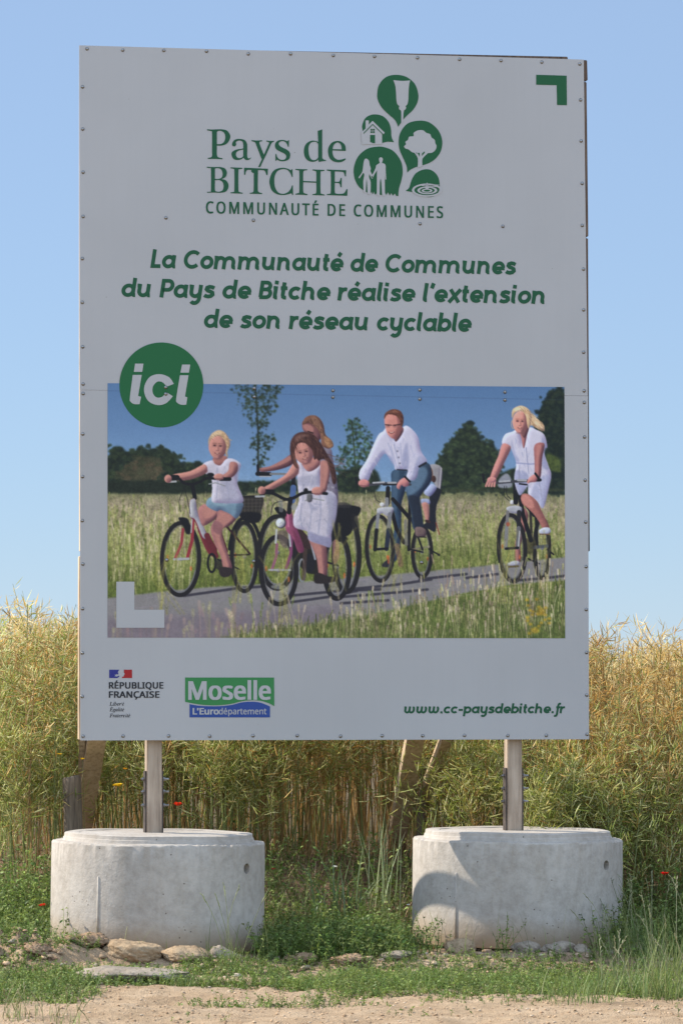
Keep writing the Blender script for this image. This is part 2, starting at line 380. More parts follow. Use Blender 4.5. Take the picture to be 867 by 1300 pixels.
def paint_cyclists(sc=2.8):
    """The printed photograph: cyclists on a path between meadows. Colours are those of the print as it shows in the shade."""
    g = Painter(137, 486, 580, 325, sc); R = g.rng
    Y = (np.arange(g.H) / g.sc + 486)[:, None, None]
    sky = [(486, (78, 110, 158)), (540, (90, 122, 170)), (600, (110, 142, 188)), (625, (122, 150, 188))]
    mead = [(618, (96, 104, 70)), (640, (144, 134, 116)), (665, (140, 134, 102)), (700, (124, 132, 74)), (740, (98, 114, 46)), (811, (90, 112, 48))]
    def grad(st):
        ys = [a for a, _ in st]
        return np.stack([np.interp(Y[:, 0, 0], ys, [c[k] for _, c in st]) for k in range(3)], -1)[:, None, :]
    g.a[:] = np.where(Y < 622, grad(sky), grad(mead))
    dk = [(36, 50, 44), (42, 58, 46), (50, 67, 48), (31, 43, 41), (57, 74, 50)]
    br = [(70, 70, 56), (84, 76, 62), (60, 66, 50)]
    # bushes and trees on the horizon
    g.foliage([(137, 622), (137, 572), (150, 566), (160, 574), (180, 570), (205, 568), (222, 576), (232, 590), (255, 586), (270, 600), (280, 622)], dk, 900, 3.2)
    g.foliage([(150, 605), (170, 582), (200, 580), (205, 600), (180, 612)], br, 70, 4)
    g.poly([(137, 612), (280, 612), (290, 624), (137, 626)], (36, 46, 40), 1.5)
    g.foliage([(255, 612), (330, 610), (420, 608), (420, 622), (255, 624)], dk, 160, 3.2)
    g.stroke([(326, 560), (324, 520), (322, 486)], 1.6, (40, 46, 46)); g.stroke([(326, 596), (325, 552)], 2, (44, 50, 46))
    for p, n in (([(290, 487), (358, 487), (352, 500), (330, 506), (300, 502)], 60), ([(300, 506), (345, 500), (350, 516), (335, 528), (308, 524)], 60),
                 ([(312, 528), (338, 530), (336, 545), (320, 545)], 26), ([(320, 548), (346, 552), (340, 570), (318, 566)], 40), ([(322, 570), (336, 572), (334, 590), (324, 592)], 18)):
        g.foliage(p, dk, n * 3, 1.6, 2.0)
    lf = [(40, 70, 50), (58, 92, 58), (74, 110, 66), (32, 54, 48), (50, 84, 56)]
    g.stroke([(446, 620), (448, 580), (444, 532)], 1.6, (50, 60, 48))
    g.foliage([(436, 536), (448, 526), (462, 534), (470, 560), (466, 590), (474, 612), (440, 620), (424, 612), (426, 570), (440, 552)], lf + dk[:2], 620, 1.7, 1.6)
    g.foliage([(430, 596), (474, 592), (478, 622), (420, 622)], dk, 120, 3)
    g.foliage([(552, 622), (551, 590), (562, 566), (578, 545), (590, 534), (604, 540), (612, 556), (628, 562), (636, 580), (634, 606), (640, 622)], dk + [(66, 88, 58)], 1000, 2.8)
    g.foliage([(630, 600), (660, 590), (690, 600), (690, 622), (630, 622)], dk, 120, 3)
    g.foliage([(692, 500), (700, 490), (718, 490), (718, 622), (684, 622), (690, 590), (676, 560), (682, 530), (686, 512)], [(28, 44, 42), (36, 54, 48), (46, 62, 48), (24, 36, 40)], 900, 2.9)
    g.foliage([(694, 572), (712, 580), (710, 596), (694, 590)], [(86, 104, 50), (70, 90, 46)], 26, 2)
    g.poly([(632, 606), (642, 598), (648, 606), (648, 616), (632, 616)], (128, 132, 150), .6)
    g.stroke([(540, 621), (720, 619)], 4, (60, 66, 46), .6, 2)
    # meadow
    top = lambda x: 633 + R.rand() * 40
    g.blades(900, (137, 717), lambda x: 636 + R.rand() * 22, (4, 13), [(150, 140, 120), (128, 124, 96), (112, 116, 80), (160, 146, 134), (96, 104, 66)], .9)
    g.blades(1300, (137, 717), lambda x: 655 + R.rand() * 50, (6, 26), [(166, 156, 134), (140, 142, 90), (112, 128, 62), (150, 138, 124), (124, 138, 70), (92, 108, 50)], .9, head=1.6)
    g.blades(1300, (137, 717), lambda x: 700 + R.rand() * 60, (6, 22), [(92, 110, 44), (112, 126, 58), (78, 94, 40), (136, 138, 86), (70, 86, 38), (150, 142, 108)], 1.0)
    g.blades(140, (140, 240), lambda x: 690 + R.rand() * 66, (20, 60), [(176, 164, 150), (160, 150, 128), (140, 140, 90)], .8, .1, head=2)
    for k in range(3): g.a[:, :, k] = g.blurm(g.a[:, :, k], 1.5)
    g.blades(500, (137, 717), lambda x: 640 + R.rand() * 110, (6, 24), [(150, 144, 120), (134, 136, 84), (108, 124, 60), (120, 132, 64)], .7, head=1.6)
    # path
    road = [(130, 761), (200, 752), (260, 746), (340, 741), (430, 735), (500, 728), (580, 721), (650, 713), (725, 705), (725, 735), (650, 741), (590, 752), (530, 766), (470, 782), (430, 790), (360, 800), (300, 815), (130, 815)]
    g.poly(road, (122, 120, 128), 1.0, 1, False)
    for _ in range(260):
        x = 137 + R.rand() * 580; y = 700 + R.rand() * 112; v = R.randint(-9, 10)
        w = 6 + R.rand() * 26
        if y > 762 - (x - 137) * .095 and y < 812 - max(0, x - 300) * .19: g.stroke([(x, y), (x + w, y - w * .09)], .9, (124 + v, 118 + v, 136 + v), .6, 1)
    g.poly([(130, 786), (300, 778), (430, 768), (420, 790), (300, 815), (130, 815)], (104, 92, 112), 5, .55, False)
    for p in ([(232, 757), (300, 747), (330, 745)], [(345, 768), (420, 757), (450, 750)], [(360, 757), (430, 750), (480, 748)], [(440, 748), (500, 742), (545, 735)], [(430, 758), (500, 752), (540, 748)], [(430, 766), (490, 762)], [(590, 733), (630, 728)], [(655, 736), (690, 733), (717, 730)], [(530, 735), (590, 728)]):
        g.stroke(p, 3.4, (52, 50, 66), .85, 1.2)

    K = (28, 28, 36); SK = (172, 120, 116); SD = (118, 78, 84); WH = (176, 172, 196); WS = (134, 136, 168)
    def wheel(cx, cy, rx, ry, w, tilt=0, rim=(134, 136, 152), alpha=1):
        g.ring(cx, cy, rx - w * .5, ry - w * .5, w, (36, 34, 40), alpha, tilt=tilt)
        g.ring(cx, cy, rx - w * 1.15, ry - w * 1.2, w * .3, rim, alpha * .85, 20, 130, tilt=tilt)
        g.ring(cx, cy, rx - w * 1.15, ry - w * 1.2, w * .22, (84, 84, 94), alpha * .7, tilt=tilt)
        for k in range(14):
            a = k * 25.7 * math.pi / 180
            g.stroke([(cx, cy), (cx + (rx - w) * math.cos(a), cy + (ry - w) * math.sin(a))], 2, (130, 132, 134), .28 * alpha)
        g.blob(cx, cy, w * .5, w * .4, (120, 120, 128))
        g.blob(cx - rx * .62, cy - ry * .05, w * .22, w * .6, (170, 84, 50), .8); g.blob(cx + rx * .5, cy + ry * .25, w * .22, w * .6, (184, 90, 52), .8)
    def strands(pts, n, cols, ang=90, ln=(14, 40), w=3.0, spread=16, al=.6):
        q = np.asarray(pts, float); lo, hi = q.min(0), q.max(0); k = tries = 0
        while k < n and tries < 4000:
            tries += 1
            p = lo + R.rand(2) * (hi - lo); ins = False
            for i in range(len(q)):
                a, b = q[i], q[(i + 1) % len(q)]
                if (a[1] > p[1]) != (b[1] > p[1]) and p[0] < (b[0] - a[0]) * (p[1] - a[1]) / (b[1] - a[1]) + a[0]: ins = not ins
            if not ins: continue
            L = ln[0] + R.rand() * (ln[1] - ln[0]); an = math.radians(ang + R.randn() * spread)
            g.stroke([p, p + L * .5 * np.array([math.cos(an), math.sin(an)]), p + L * np.array([math.cos(an + .2), math.sin(an + .2)])], w * (.5 + R.rand()), cols[R.randint(len(cols))], al, .5, .5); k += 1
    def folds(pts, n, c, al=.4, ln=(20, 60), w=6):
        q = np.asarray(pts, float); lo, hi = q.min(0), q.max(0); k = 0; tries = 0
        while k < n and tries < 4000:
            tries += 1
            p = lo + R.rand(2) * (hi - lo); ins = False
            for i in range(len(q)):
                a, b = q[i], q[(i + 1) % len(q)]
                if (a[1] > p[1]) != (b[1] > p[1]) and p[0] < (b[0] - a[0]) * (p[1] - a[1]) / (b[1] - a[1]) + a[0]: ins = not ins
            if not ins: continue
            L = ln[0] + R.rand() * (ln[1] - ln[0]); an = math.pi / 2 + R.randn() * .5
            g.stroke([(p[0], p[1]), (p[0] + L * .5 * math.cos(an) + R.randn() * 3, p[1] + L * .5 * math.sin(an)), (p[0] + L * math.cos(an), p[1] + L * math.sin(an))], w * (.5 + R.rand()), c if R.rand() < .7 else (206, 202, 220), al * (.5 + R.rand() * .7), 1.0, 1); k += 1
    def face(cx, cy, rx, ry, tilt=0, sk=SK, shade=SD):
        t = np.linspace(0, 2 * math.pi, 21)[:-1]; k = math.radians(tilt)
        f = 1 - .22 * np.clip(np.sin(t), 0, 1) ** 2
        X = rx * np.cos(t) * f; Z = ry * np.sin(t)
        rot = lambda x, y: (cx + x * math.cos(k) - y * math.sin(k), cy + x * math.sin(k) + y * math.cos(k))
        g.poly([rot(a, b) for a, b in zip(X, Z)], sk, .3)
        g.poly([rot(rx * a, ry * b) for a, b in ((.45, -.9), (.98, -.4), (.9, .3), (.45, .95), (.2, .8), (.5, .2), (.55, -.4))], shade, .8, .75)
        hi = tuple(min(255, v * 1.14) for v in sk)
        for x_, y_, a_, b_ in ((-.34, .2, .26, .18), (-.1, -.5, .4, .2), (-.05, .16, .1, .14), (-.05, .82, .2, .1)): g.blob(*rot(rx * x_, ry * y_), rx * a_, ry * b_, hi, .55, .5)
        for e in (-.36, .28):
            g.blob(*rot(rx * e, ry * -.1), rx * .24, ry * .11, shade, .6, .45)
            g.blob(*rot(rx * e, ry * -.09), rx * .12, ry * .05, (44, 30, 34), .85, .25)
            g.stroke([rot(rx * (e - .22), ry * -.26), rot(rx * (e + .2), ry * -.28)], ry * .05, (100, 70, 62), .6, .4)
        g.poly([rot(rx * a, ry * b) for a, b in ((.02, -.05), (.1, -.05), (.16, .26), (.0, .3))], shade, .4, .55)
        g.stroke([rot(-rx * .16, ry * .29), rot(rx * .14, ry * .29)], ry * .05, shade, .7, .4)
        g.stroke([rot(-rx * .26, ry * .5), rot(-rx * .02, ry * .56), rot(rx * .22, ry * .49)], ry * .085, (112, 56, 58), .8, .4)
        g.stroke([rot(-rx * .16, ry * .5), rot(0, ry * .535), rot(rx * .12, ry * .495)], ry * .045, (196, 180, 180), .75, .3)
        g.poly([rot(rx * a, ry * b) for a, b in ((-.5, .92), (.5, .92), (.3, 1.05), (-.3, 1.05))], shade, .6, .5)

    g.vol = .36
    # -- girl behind (only head, arm and bicycle show)
    g.T = (310, 510, 4.8125)
    wheel(190, 920, 124, 236, 30); wheel(612, 930, 92, 246, 30)
    g.poly([(535, 640), (690, 636), (684, 690), (660, 700), (640, 800), (560, 830), (520, 820)], K, .5)
    g.poly([(545, 640), (560, 612), (620, 612), (640, 640)], (54, 52, 58), .5, .7)
    g.poly([(640, 690), (676, 690), (690, 790), (655, 780)], (40, 38, 44), .5, .7)
    g.poly([(440, 270), (515, 278), (528, 340), (552, 460), (560, 610), (520, 640), (470, 500)], (118, 112, 134), .5)
    for k in range(26): g.blob(455 + R.rand() * 95, 380 + R.rand() * 240, 5, 7, [(60, 60, 84), (150, 150, 170)][k % 2], .7)
    g.poly([(276, 316), (286, 372), (205, 408), (105, 424), (76, 412), (90, 400), (150, 388), (222, 350)], SD, .4)
    g.poly([(276, 320), (276, 345), (205, 382), (110, 408), (90, 402), (150, 388), (222, 350)], SK, .5, .7)
    g.stroke([(72, 384), (74, 430)], 16, K); g.stroke([(70, 436), (146, 438)], 26, K); g.stroke([(84, 452), (150, 452)], 7, (150, 152, 166)); g.stroke([(150, 436), (230, 436), (300, 446)], 14, (110, 112, 122))
    g.stroke([(290, 450), (288, 540)], 26, K); g.stroke([(288, 520), (282, 600)], 36, (72, 96, 150))
    g.poly([(345, 112), (350, 170), (395, 190), (438, 232), (462, 190), (440, 130), (400, 105)], SD, .4)
    g.poly([(352, 128), (356, 160), (392, 176), (412, 170), (402, 140)], SK, .6, .7)
    g.stroke([(378, 172), (408, 182)], 7, (50, 34, 36))
    g.poly([(343, 132), (352, 100), (372, 80), (410, 71), (446, 88), (472, 130), (484, 190), (520, 225), (532, 262), (505, 278), (474, 268), (458, 250), (452, 190), (420, 140), (380, 122)], (112, 78, 68), .4)
    g.poly([(400, 80), (440, 100), (464, 160), (470, 210), (440, 150), (400, 110)], (140, 104, 88), 1, .6)
    strands([(352, 90), (440, 85), (480, 190), (520, 230), (500, 265), (450, 170)], 60, [(90, 60, 54), (150, 112, 92), (70, 46, 44), (168, 130, 104)], 62)
    g.poly([(474, 200), (520, 228), (530, 262), (500, 272), (480, 240)], (166, 124, 92), .8, .7)
    # -- girl on the left
    g.T = (190, 520, 5.0)
    wheel(590, 935, 92, 232, 26); g.ring(596, 925, 100, 240, 22, K, 1, 190, 330)
    g.poly([(556, 556), (706, 550), (694, 650), (690, 656), (566, 656)], (44, 40, 44), .5, .9)
    for k in range(6): g.stroke([(566 + k * 25, 560), (570 + k * 23, 650)], 3, (96, 92, 90), .6)
    for k in range(4): g.stroke([(560, 570 + k * 22), (700, 568 + k * 22)], 3, (96, 92, 90), .5)
    g.stroke([(556, 552), (706, 548)], 9, (30, 28, 34)); g.poly([(560, 655), (690, 655), (680, 712), (600, 712)], K, .5)
    g.stroke([(470, 730), (625, 915)], 13, (54, 34, 40)); g.stroke([(490, 925), (620, 920)], 10, (40, 34, 40)); g.stroke([(415, 700), (480, 900)], 16, (70, 32, 40))
    wheel(190, 950, 130, 244, 27, 1.5)
    g.poly([(176, 690), (205, 684), (240, 700), (252, 780), (228, 790), (206, 740)], K, .5)
    g.stroke([(205, 760), (195, 850), (156, 948)], 17, (146, 52, 68)); g.stroke([(268, 700), (262, 830), (232, 944)], 20, (140, 46, 62)); g.stroke([(150, 952), (240, 948)], 15, (152, 154, 164))
    g.stroke([(262, 690), (256, 780)], 8, (164, 160, 170))
    g.stroke([(265, 480), (280, 560)], 26, K)
    g.poly([(248, 585), (262, 566), (284, 572), (300, 660), (352, 780), (418, 880), (400, 930), (360, 910), (310, 800), (280, 710), (246, 676)], (108, 40, 54), .4)
    g.poly([(248, 585), (262, 566), (284, 572), (300, 660), (356, 800), (330, 812), (282, 700), (246, 676)], (150, 150, 166), .4)
    g.stroke([(254, 590), (258, 672)], 8, (186, 188, 200), .8); g.stroke([(356, 800), (410, 930)], 36, (102, 40, 52))
    g.ring(385, 975, 24, 58, 14, K); g.blob(440, 985, 40, 36, (44, 40, 46), .8); g.stroke([(420, 950), (560, 1015)], 8, K)
    g.poly([(300, 640), (345, 598), (430, 640), (412, 690), (350, 732), (322, 730)], (150, 102, 104), .4)
    g.poly([(322, 640), (360, 612), (415, 640), (400, 668), (345, 690)], SK, .8, .8)
    g.poly([(430, 632), (520, 660), (540, 690), (500, 735), (452, 760), (462, 840), (500, 950), (512, 1012), (462, 1014), (440, 930), (398, 840), (378, 768), (392, 720), (416, 690)], (142, 96, 100), .4)
    g.poly([(440, 650), (500, 668), (515, 695), (470, 735), (440, 790), (446, 850), (480, 950), (490, 1000), (470, 1000), (448, 920), (415, 840), (400, 760), (420, 700)], SK, 1.0, .8)
    g.poly([(400, 704), (450, 724), (448, 780), (420, 790), (392, 760)], (112, 74, 88), .8, .6)
    g.poly([(436, 1002), (512, 1010), (506, 1050), (470, 1066), (436, 1052)], (50, 42, 48), .4)
    g.poly([(375, 555), (440, 570), (575, 585), (572, 640), (540, 690), (500, 662), (440, 636), (415, 645), (350, 606)], (104, 130, 156), .4)
    g.poly([(375, 560), (480, 580), (470, 610), (400, 600)], (134, 158, 178), .8, .6); g.poly([(540, 600), (575, 590), (570, 640), (540, 685)], (74, 96, 124), .8, .7)
    g.poly([(398, 300), (474, 290), (482, 330), (440, 356), (398, 344)], (150, 100, 98), .4)
    g.poly([(328, 345), (388, 318), (404, 340), (440, 350), (476, 310), (520, 308), (568, 340), (560, 378), (548, 400), (548, 470), (586, 578), (520, 592), (440, 592), (386, 580), (388, 500), (380, 420), (344, 402)], WH, .4)
    g.poly([(440, 470), (520, 440), (560, 540), (584, 575), (520, 590), (460, 590)], WS, 1.5, .5); g.poly([(548, 360), (566, 350), (556, 400), (550, 460), (535, 420)], WS, .8, .7)
    g.stroke([(420, 370), (425, 460), (415, 560)], 8, WS, .5, 1.2); g.stroke([(470, 390), (480, 470), (500, 570)], 8, WS, .5, 1.2)
    folds([(400, 360), (530, 340), (530, 470), (550, 560), (420, 560), (395, 460)], 26, WS)
    g.poly([(340, 344), (352, 396), (250, 440), (170, 446), (128, 442), (140, 412), (250, 388)], SK, .4); g.poly([(350, 380), (350, 402), (250, 444), (170, 450), (170, 436), (250, 420)], SD, .8, .7)
    g.poly([(502, 330), (546, 336), (546, 390), (505, 432), (455, 444), (448, 418), (490, 385)], (150, 102, 102), .4)
    g.poly([(500, 335), (522, 336), (515, 385), (480, 414), (450, 424), (490, 385)], SK, .8, .8)
    g.stroke([(118, 458), (160, 455)], 12, (150, 152, 164)); g.stroke([(130, 428), (178, 436), (212, 466), (262, 472), (312, 456), (352, 434), (420, 436), (496, 440)], 17, K, 1, .5, None, True)
    g.stroke([(128, 430), (168, 430)], 34, K); g.stroke([(440, 438), (498, 438)], 24, K); g.blob(378, 412, 24, 15, K); g.stroke([(368, 470), (410, 462), (470, 482)], 7, (130, 132, 144))
    g.stroke([(210, 500), (182, 580), (190, 650)], 4, K, .8, .5, None, True); g.stroke([(215, 490), (240, 600), (250, 660)], 4, K, .8)
    g.blob(112, 438, 24, 26, SK); g.blob(118, 448, 16, 14, SD, .6); g.blob(430, 424, 32, 22, SK); g.stroke([(408, 436), (455, 436)], 7, SD, .8)
    face(424, 232, 58, 80, 4)
    g.poly([(366, 226), (366, 185), (388, 146), (430, 124), (470, 142), (498, 190), (500, 226), (484, 262), (488, 298), (472, 276), (478, 228), (462, 184), (430, 162), (392, 172), (374, 200)], (176, 146, 118), .5)
    g.poly([(390, 150), (430, 132), (455, 148), (420, 158), (384, 180)], (206, 184, 160), .8, .7); g.stroke([(488, 180), (510, 190)], 6, (176, 146, 118), .7)
    strands([(372, 190), (388, 150), (430, 128), (474, 150), (494, 200), (480, 230), (462, 180), (430, 160)], 60, [(196, 168, 138), (150, 118, 92), (218, 196, 168), (128, 98, 78)], 30, (10, 30), 2.6)
    # -- girl in front, pink bicycle
    g.T = (310, 510, 4.8125)
    wheel(552, 1008, 92, 210, 30); g.poly([(500, 830), (560, 800), (620, 830), (600, 850), (520, 850)], K, .5)
    g.poly([(320, 880), (400, 900), (450, 1000), (440, 1050), (360, 1040), (310, 960)], (30, 28, 34), .5, .9)
    g.ring(340, 1030, 20, 68, 12, (120, 124, 136)); g.blob(388, 985, 34, 60, (34, 34, 44)); g.stroke([(360, 900), (350, 1080)], 26, (80, 62, 60), .7); g.stroke([(430, 960), (560, 1000)], 12, (40, 38, 44))
    g.stroke([(300, 780), (380, 870)], 60, (58, 42, 46)); g.stroke([(380, 800), (420, 960)], 12, (140, 142, 160))
    wheel(198, 1030, 122, 222, 29, -1)
    g.stroke([(188, 870), (182, 950), (156, 1028)], 17, (134, 86, 110)); g.stroke([(276, 820), (272, 930), (244, 1012)], 20, (118, 62, 104)); g.stroke([(140, 1028), (268, 1028)], 12, (150, 152, 164)); g.stroke([(186, 780), (180, 860)], 12, (170, 172, 182)); g.stroke([(262, 800), (270, 880)], 12, (160, 160, 176))
    g.poly([(195, 790), (250, 790), (252, 880), (228, 890), (200, 850)], (96, 84, 84), .8, .8); g.poly([(160, 1122), (235, 1122), (235, 1150), (160, 1140)], (120, 122, 128), .6, .8)
    g.poly([(245, 668), (276, 670), (294, 730), (352, 896), (318, 918), (284, 830), (240, 772)], (140, 72, 106), .4); g.stroke([(254, 680), (258, 760)], 8, (190, 116, 150), .8); g.poly([(290, 780), (352, 896), (318, 918), (296, 850)], (104, 48, 78), .8, .7)
    g.poly([(172, 648), (205, 640), (244, 664), (240, 700), (205, 690)], K, .4); g.blob(211, 738, 33, 34, (84, 86, 92)); g.blob(209, 738, 27, 28, (190, 196, 200)); g.blob(205, 732, 12, 12, (226, 230, 232))
    g.poly([(385, 835), (480, 870), (494, 960), (490, 1062), (446, 1062), (430, 960), (404, 890)], (140, 94, 98), .4); g.poly([(400, 850), (450, 865), (462, 960), (468, 1050), (450, 1050), (436, 960), (412, 890)], SK, .9, .8)
    g.poly([(415, 1052), (450, 1046), (500, 1066), (562, 1068), (556, 1092), (480, 1110), (418, 1106)], (46, 40, 44), .4); g.poly([(530, 850), (562, 850), (566, 950), (540, 990), (528, 960)], (150, 106, 106), .6, .8)
    g.poly([(313, 352), (345, 372), (380, 422), (446, 378), (456, 400), (456, 500), (480, 528), (548, 568), (550, 690), (522, 790), (514, 884), (462, 872), (382, 842), (376, 792), (296, 764), (290, 690), (322, 600), (314, 500)], WH, .4)
    g.poly([(380, 790), (440, 812), (510, 830), (512, 882), (462, 872), (384, 842)], (124, 124, 162), 1, .8); g.poly([(480, 540), (548, 580), (548, 690), (520, 790), (490, 800), (500, 660)], WS, 1.2, .6)
    g.poly([(316, 455), (452, 445), (454, 500), (318, 505)], WS, 1, .45); g.poly([(380, 600), (420, 640), (440, 625), (430, 660), (390, 650)], WS, 1, .6)
    for p in ([(340, 620), (330, 700), (345, 770)], [(400, 650), (392, 730), (380, 800)], [(450, 560), (455, 680), (440, 800)], [(350, 500), (345, 600)]): g.stroke(p, 10, WS, .55, 1.4)
    folds([(330, 430), (440, 420), (460, 520), (530, 590), (530, 680), (500, 760), (390, 760), (310, 740), (310, 660), (335, 560)], 44, WS, .45, (24, 70))
    g.poly([(350, 340), (440, 335), (446, 384), (381, 421), (338, 368)], (166, 114, 112), .4)
    g.poly([(322, 384), (312, 440), (232, 492), (150, 534), (112, 552), (98, 528), (160, 490), (240, 440), (290, 368)], SK, .4); g.poly([(316, 420), (310, 445), (232, 495), (150, 540), (140, 528), (232, 470)], SD, .8, .7)
    g.poly([(456, 356), (506, 360), (512, 420), (497, 500), (484, 545), (444, 548), (450, 508), (452, 430)], (150, 104, 104), .4); g.poly([(470, 364), (500, 370), (498, 430), (482, 510), (470, 520), (470, 430)], SK, .9, .8)
    g.stroke([(270, 590), (262, 672)], 28, K); g.stroke([(90, 572), (130, 548), (178, 562), (240, 592), (292, 582), (340, 556), (400, 548), (490, 556)], 19, K, 1, .5, None, True); g.stroke([(116, 546), (160, 548)], 32, K); g.stroke([(60, 576), (110, 574)], 12, (150, 154, 166)); g.blob(364, 538, 14, 16, K)
    g.stroke([(360, 600), (400, 586), (474, 598)], 7, (134, 136, 146)); g.poly([(372, 560), (402, 560), (400, 604), (372, 604)], (92, 92, 100), .5); g.stroke([(240, 600), (170, 620), (152, 690)], 5, K, .8, .5, None, True); g.stroke([(210, 610), (214, 660)], 26, (120, 122, 130), .6); g.blob(292, 640, 18, 20, (140, 142, 150), .8)
    g.blob(96, 538, 24, 26, SK); g.blob(104, 548, 14, 14, SD, .6); g.blob(434, 540, 36, 26, SK); g.stroke([(410, 556), (462, 560)], 7, SD, .8)
    g.poly([(268, 275), (274, 230), (302, 190), (350, 175), (408, 190), (452, 240), (494, 312), (540, 396), (550, 480), (528, 490), (505, 380), (480, 345), (456, 345), (440, 352), (400, 300), (340, 260), (300, 280), (302, 340), (316, 400), (290, 380), (272, 330)], (72, 46, 46), .5)
    face(352, 305, 60, 70, -14)
    g.poly([(282, 290), (292, 235), (330, 215), (372, 225), (412, 262), (430, 330), (414, 345), (404, 290), (360, 245), (318, 248), (298, 290), (300, 335), (290, 330)], (78, 50, 48), .4)
    g.poly([(300, 210), (340, 190), (390, 200), (350, 208), (310, 240)], (128, 96, 92), 1, .7); g.poly([(282, 300), (300, 330), (316, 395), (296, 380)], (112, 74, 66), .6, .8)
    strands([(276, 240), (350, 180), (420, 200), (490, 310), (540, 400), (530, 470), (500, 380), (440, 300), (350, 220), (290, 290)], 150, [(56, 34, 36), (104, 72, 66), (44, 28, 32), (128, 94, 86), (86, 56, 54)], 66, (20, 60), 3.2)
    for k in range(16):
        y = 330 + R.rand() * 90; g.stroke([(500, y - 20), (540 + R.rand() * 20, y), (575 + R.rand() * 45, y + R.randn() * 30)], 3, (96, 66, 60), .5, .6, None, True)
    # -- man on the mountain bicycle with a child seat
    g.T = (430, 500, 5.0)
    wheel(516, 1000, 72, 172, 24, 0, (110, 112, 122))
    g.poly([(566, 438), (644, 456), (634, 596), (614, 604), (596, 560), (570, 500)], (134, 132, 144), .4); g.stroke([(640, 460), (628, 590)], 8, (180, 178, 190), .8)
    g.poly([(560, 448), (582, 470), (586, 520), (572, 548), (555, 520)], (150, 100, 70), .4); g.blob(592, 530, 14, 22, (70, 46, 44))
    g.poly([(570, 596), (636, 596), (632, 640), (606, 720), (604, 862), (560, 852), (520, 830), (560, 780)], (34, 36, 50), .4)
    g.poly([(528, 622), (548, 590), (580, 560), (610, 588), (570, 640)], (150, 160, 200), .4); g.poly([(512, 660), (560, 660), (566, 690), (516, 690)], (140, 150, 190), .4); g.poly([(516, 686), (556, 690), (562, 790), (544, 800), (528, 740)], SK, .4); g.stroke([(545, 800), (562, 806)], 18, (60, 40, 44)); g.stroke([(605, 810), (628, 888)], 6, (120, 50, 50))
    g.stroke([(560, 980), (622, 1016)], 9, K); g.blob(624, 1018, 8, 8, K); g.stroke([(450, 985), (560, 965)], 14, (118, 112, 100), .8)
    g.poly([(328, 480), (424, 462), (410, 600), (384, 700), (388, 860), (372, 1000), (340, 1060), (330, 940), (346, 780), (324, 700), (322, 560)], (46, 66, 94), .4); g.poly([(334, 490), (370, 480), (360, 620), (352, 740), (330, 700), (328, 570)], (74, 98, 128), 1, .7)
    g.poly([(270, 1070), (300, 1050), (330, 1075), (330, 1095), (262, 1095)], (44, 44, 56), .4); g.stroke([(300, 1030), (306, 1070)], 18, (146, 70, 44), .8)
    wheel(247, 978, 96, 220, 24, -2, (70, 72, 80))
    g.stroke([(330, 660), (440, 785)], 24, K); g.stroke([(322, 730), (352, 850), (400, 940)], 24, (28, 26, 34)); g.stroke([(440, 640), (436, 800), (432, 985)], 20, (30, 30, 38)); g.stroke([(410, 800), (416, 950)], 22, (110, 108, 112), .8); g.stroke([(356, 960), (380, 1080)], 34, (112, 84, 78), .8); g.stroke([(430, 980), (520, 1000)], 10, K); g.stroke([(445, 780), (520, 985)], 12, K)
    g.poly([(235, 720), (330, 712), (326, 756), (296, 770), (262, 752), (236, 764)], (158, 160, 176), .4); g.stroke([(236, 760), (226, 870)], 22, (120, 122, 134)); g.stroke([(226, 860), (216, 985)], 24, (30, 30, 38)); g.stroke([(312, 756), (302, 870)], 26, (110, 112, 126)); g.stroke([(302, 860), (290, 980)], 28, (40, 48, 70)); g.stroke([(216, 984), (294, 978)], 16, K); g.blob(262, 696, 16, 14, (190, 192, 204))
    g.stroke([(300, 590), (296, 690)], 28, K); g.stroke([(292, 660), (292, 700)], 24, (120, 122, 134)); g.stroke([(210, 590), (222, 660), (250, 680)], 4, K, .8, .5, None, True)
    g.poly([(410, 480), (540, 424), (578, 470), (572, 550), (520, 620), (500, 660), (514, 740), (522, 850), (462, 852), (446, 740), (424, 650), (408, 560)], (48, 66, 92), .4)
    g.poly([(420, 500), (520, 450), (552, 490), (520, 570), (470, 620), (430, 640), (412, 570)], (92, 118, 150), 1.2, .8); g.poly([(430, 640), (500, 650), (512, 740), (518, 845), (470, 845), (452, 740)], (34, 40, 58), 1, .8)
    g.poly([(472, 845), (510, 838), (542, 862), (536, 900), (480, 898)], (104, 86, 90), .4); g.stroke([(474, 902), (540, 904)], 8, (46, 40, 46))
    g.poly([(268, 226), (300, 200), (350, 290), (398, 196), (440, 198), (492, 260), (512, 350), (548, 408), (540, 430), (500, 452), (484, 520), (452, 540), (418, 518), (424, 470), (350, 472), (338, 440), (290, 372), (264, 384), (200, 480), (180, 532), (158, 546), (118, 532), (120, 480), (160, 418), (200, 330), (238, 250)], (184, 182, 212), .4)
    g.poly([(424, 300), (432, 420), (424, 470), (400, 468), (390, 400), (408, 320)], (132, 136, 178), 1.2, .7); g.poly([(290, 372), (330, 400), (350, 470), (338, 442)], (132, 136, 178), 1, .8); g.poly([(280, 340), (264, 384), (200, 480), (178, 534), (158, 546), (170, 500), (230, 400)], (138, 142, 184), 1.2, .7); g.poly([(500, 380), (546, 412), (505, 450), (470, 520), (452, 538), (470, 450)], (142, 146, 186), 1.2, .7)
    for p in ([(320, 320), (340, 400), (360, 465)], [(340, 310), (356, 380), (376, 465)], [(380, 300), (384, 400), (400, 466)], [(300, 300), (320, 350), (330, 400)]): g.stroke(p, 6, (140, 144, 184), .6, 1)
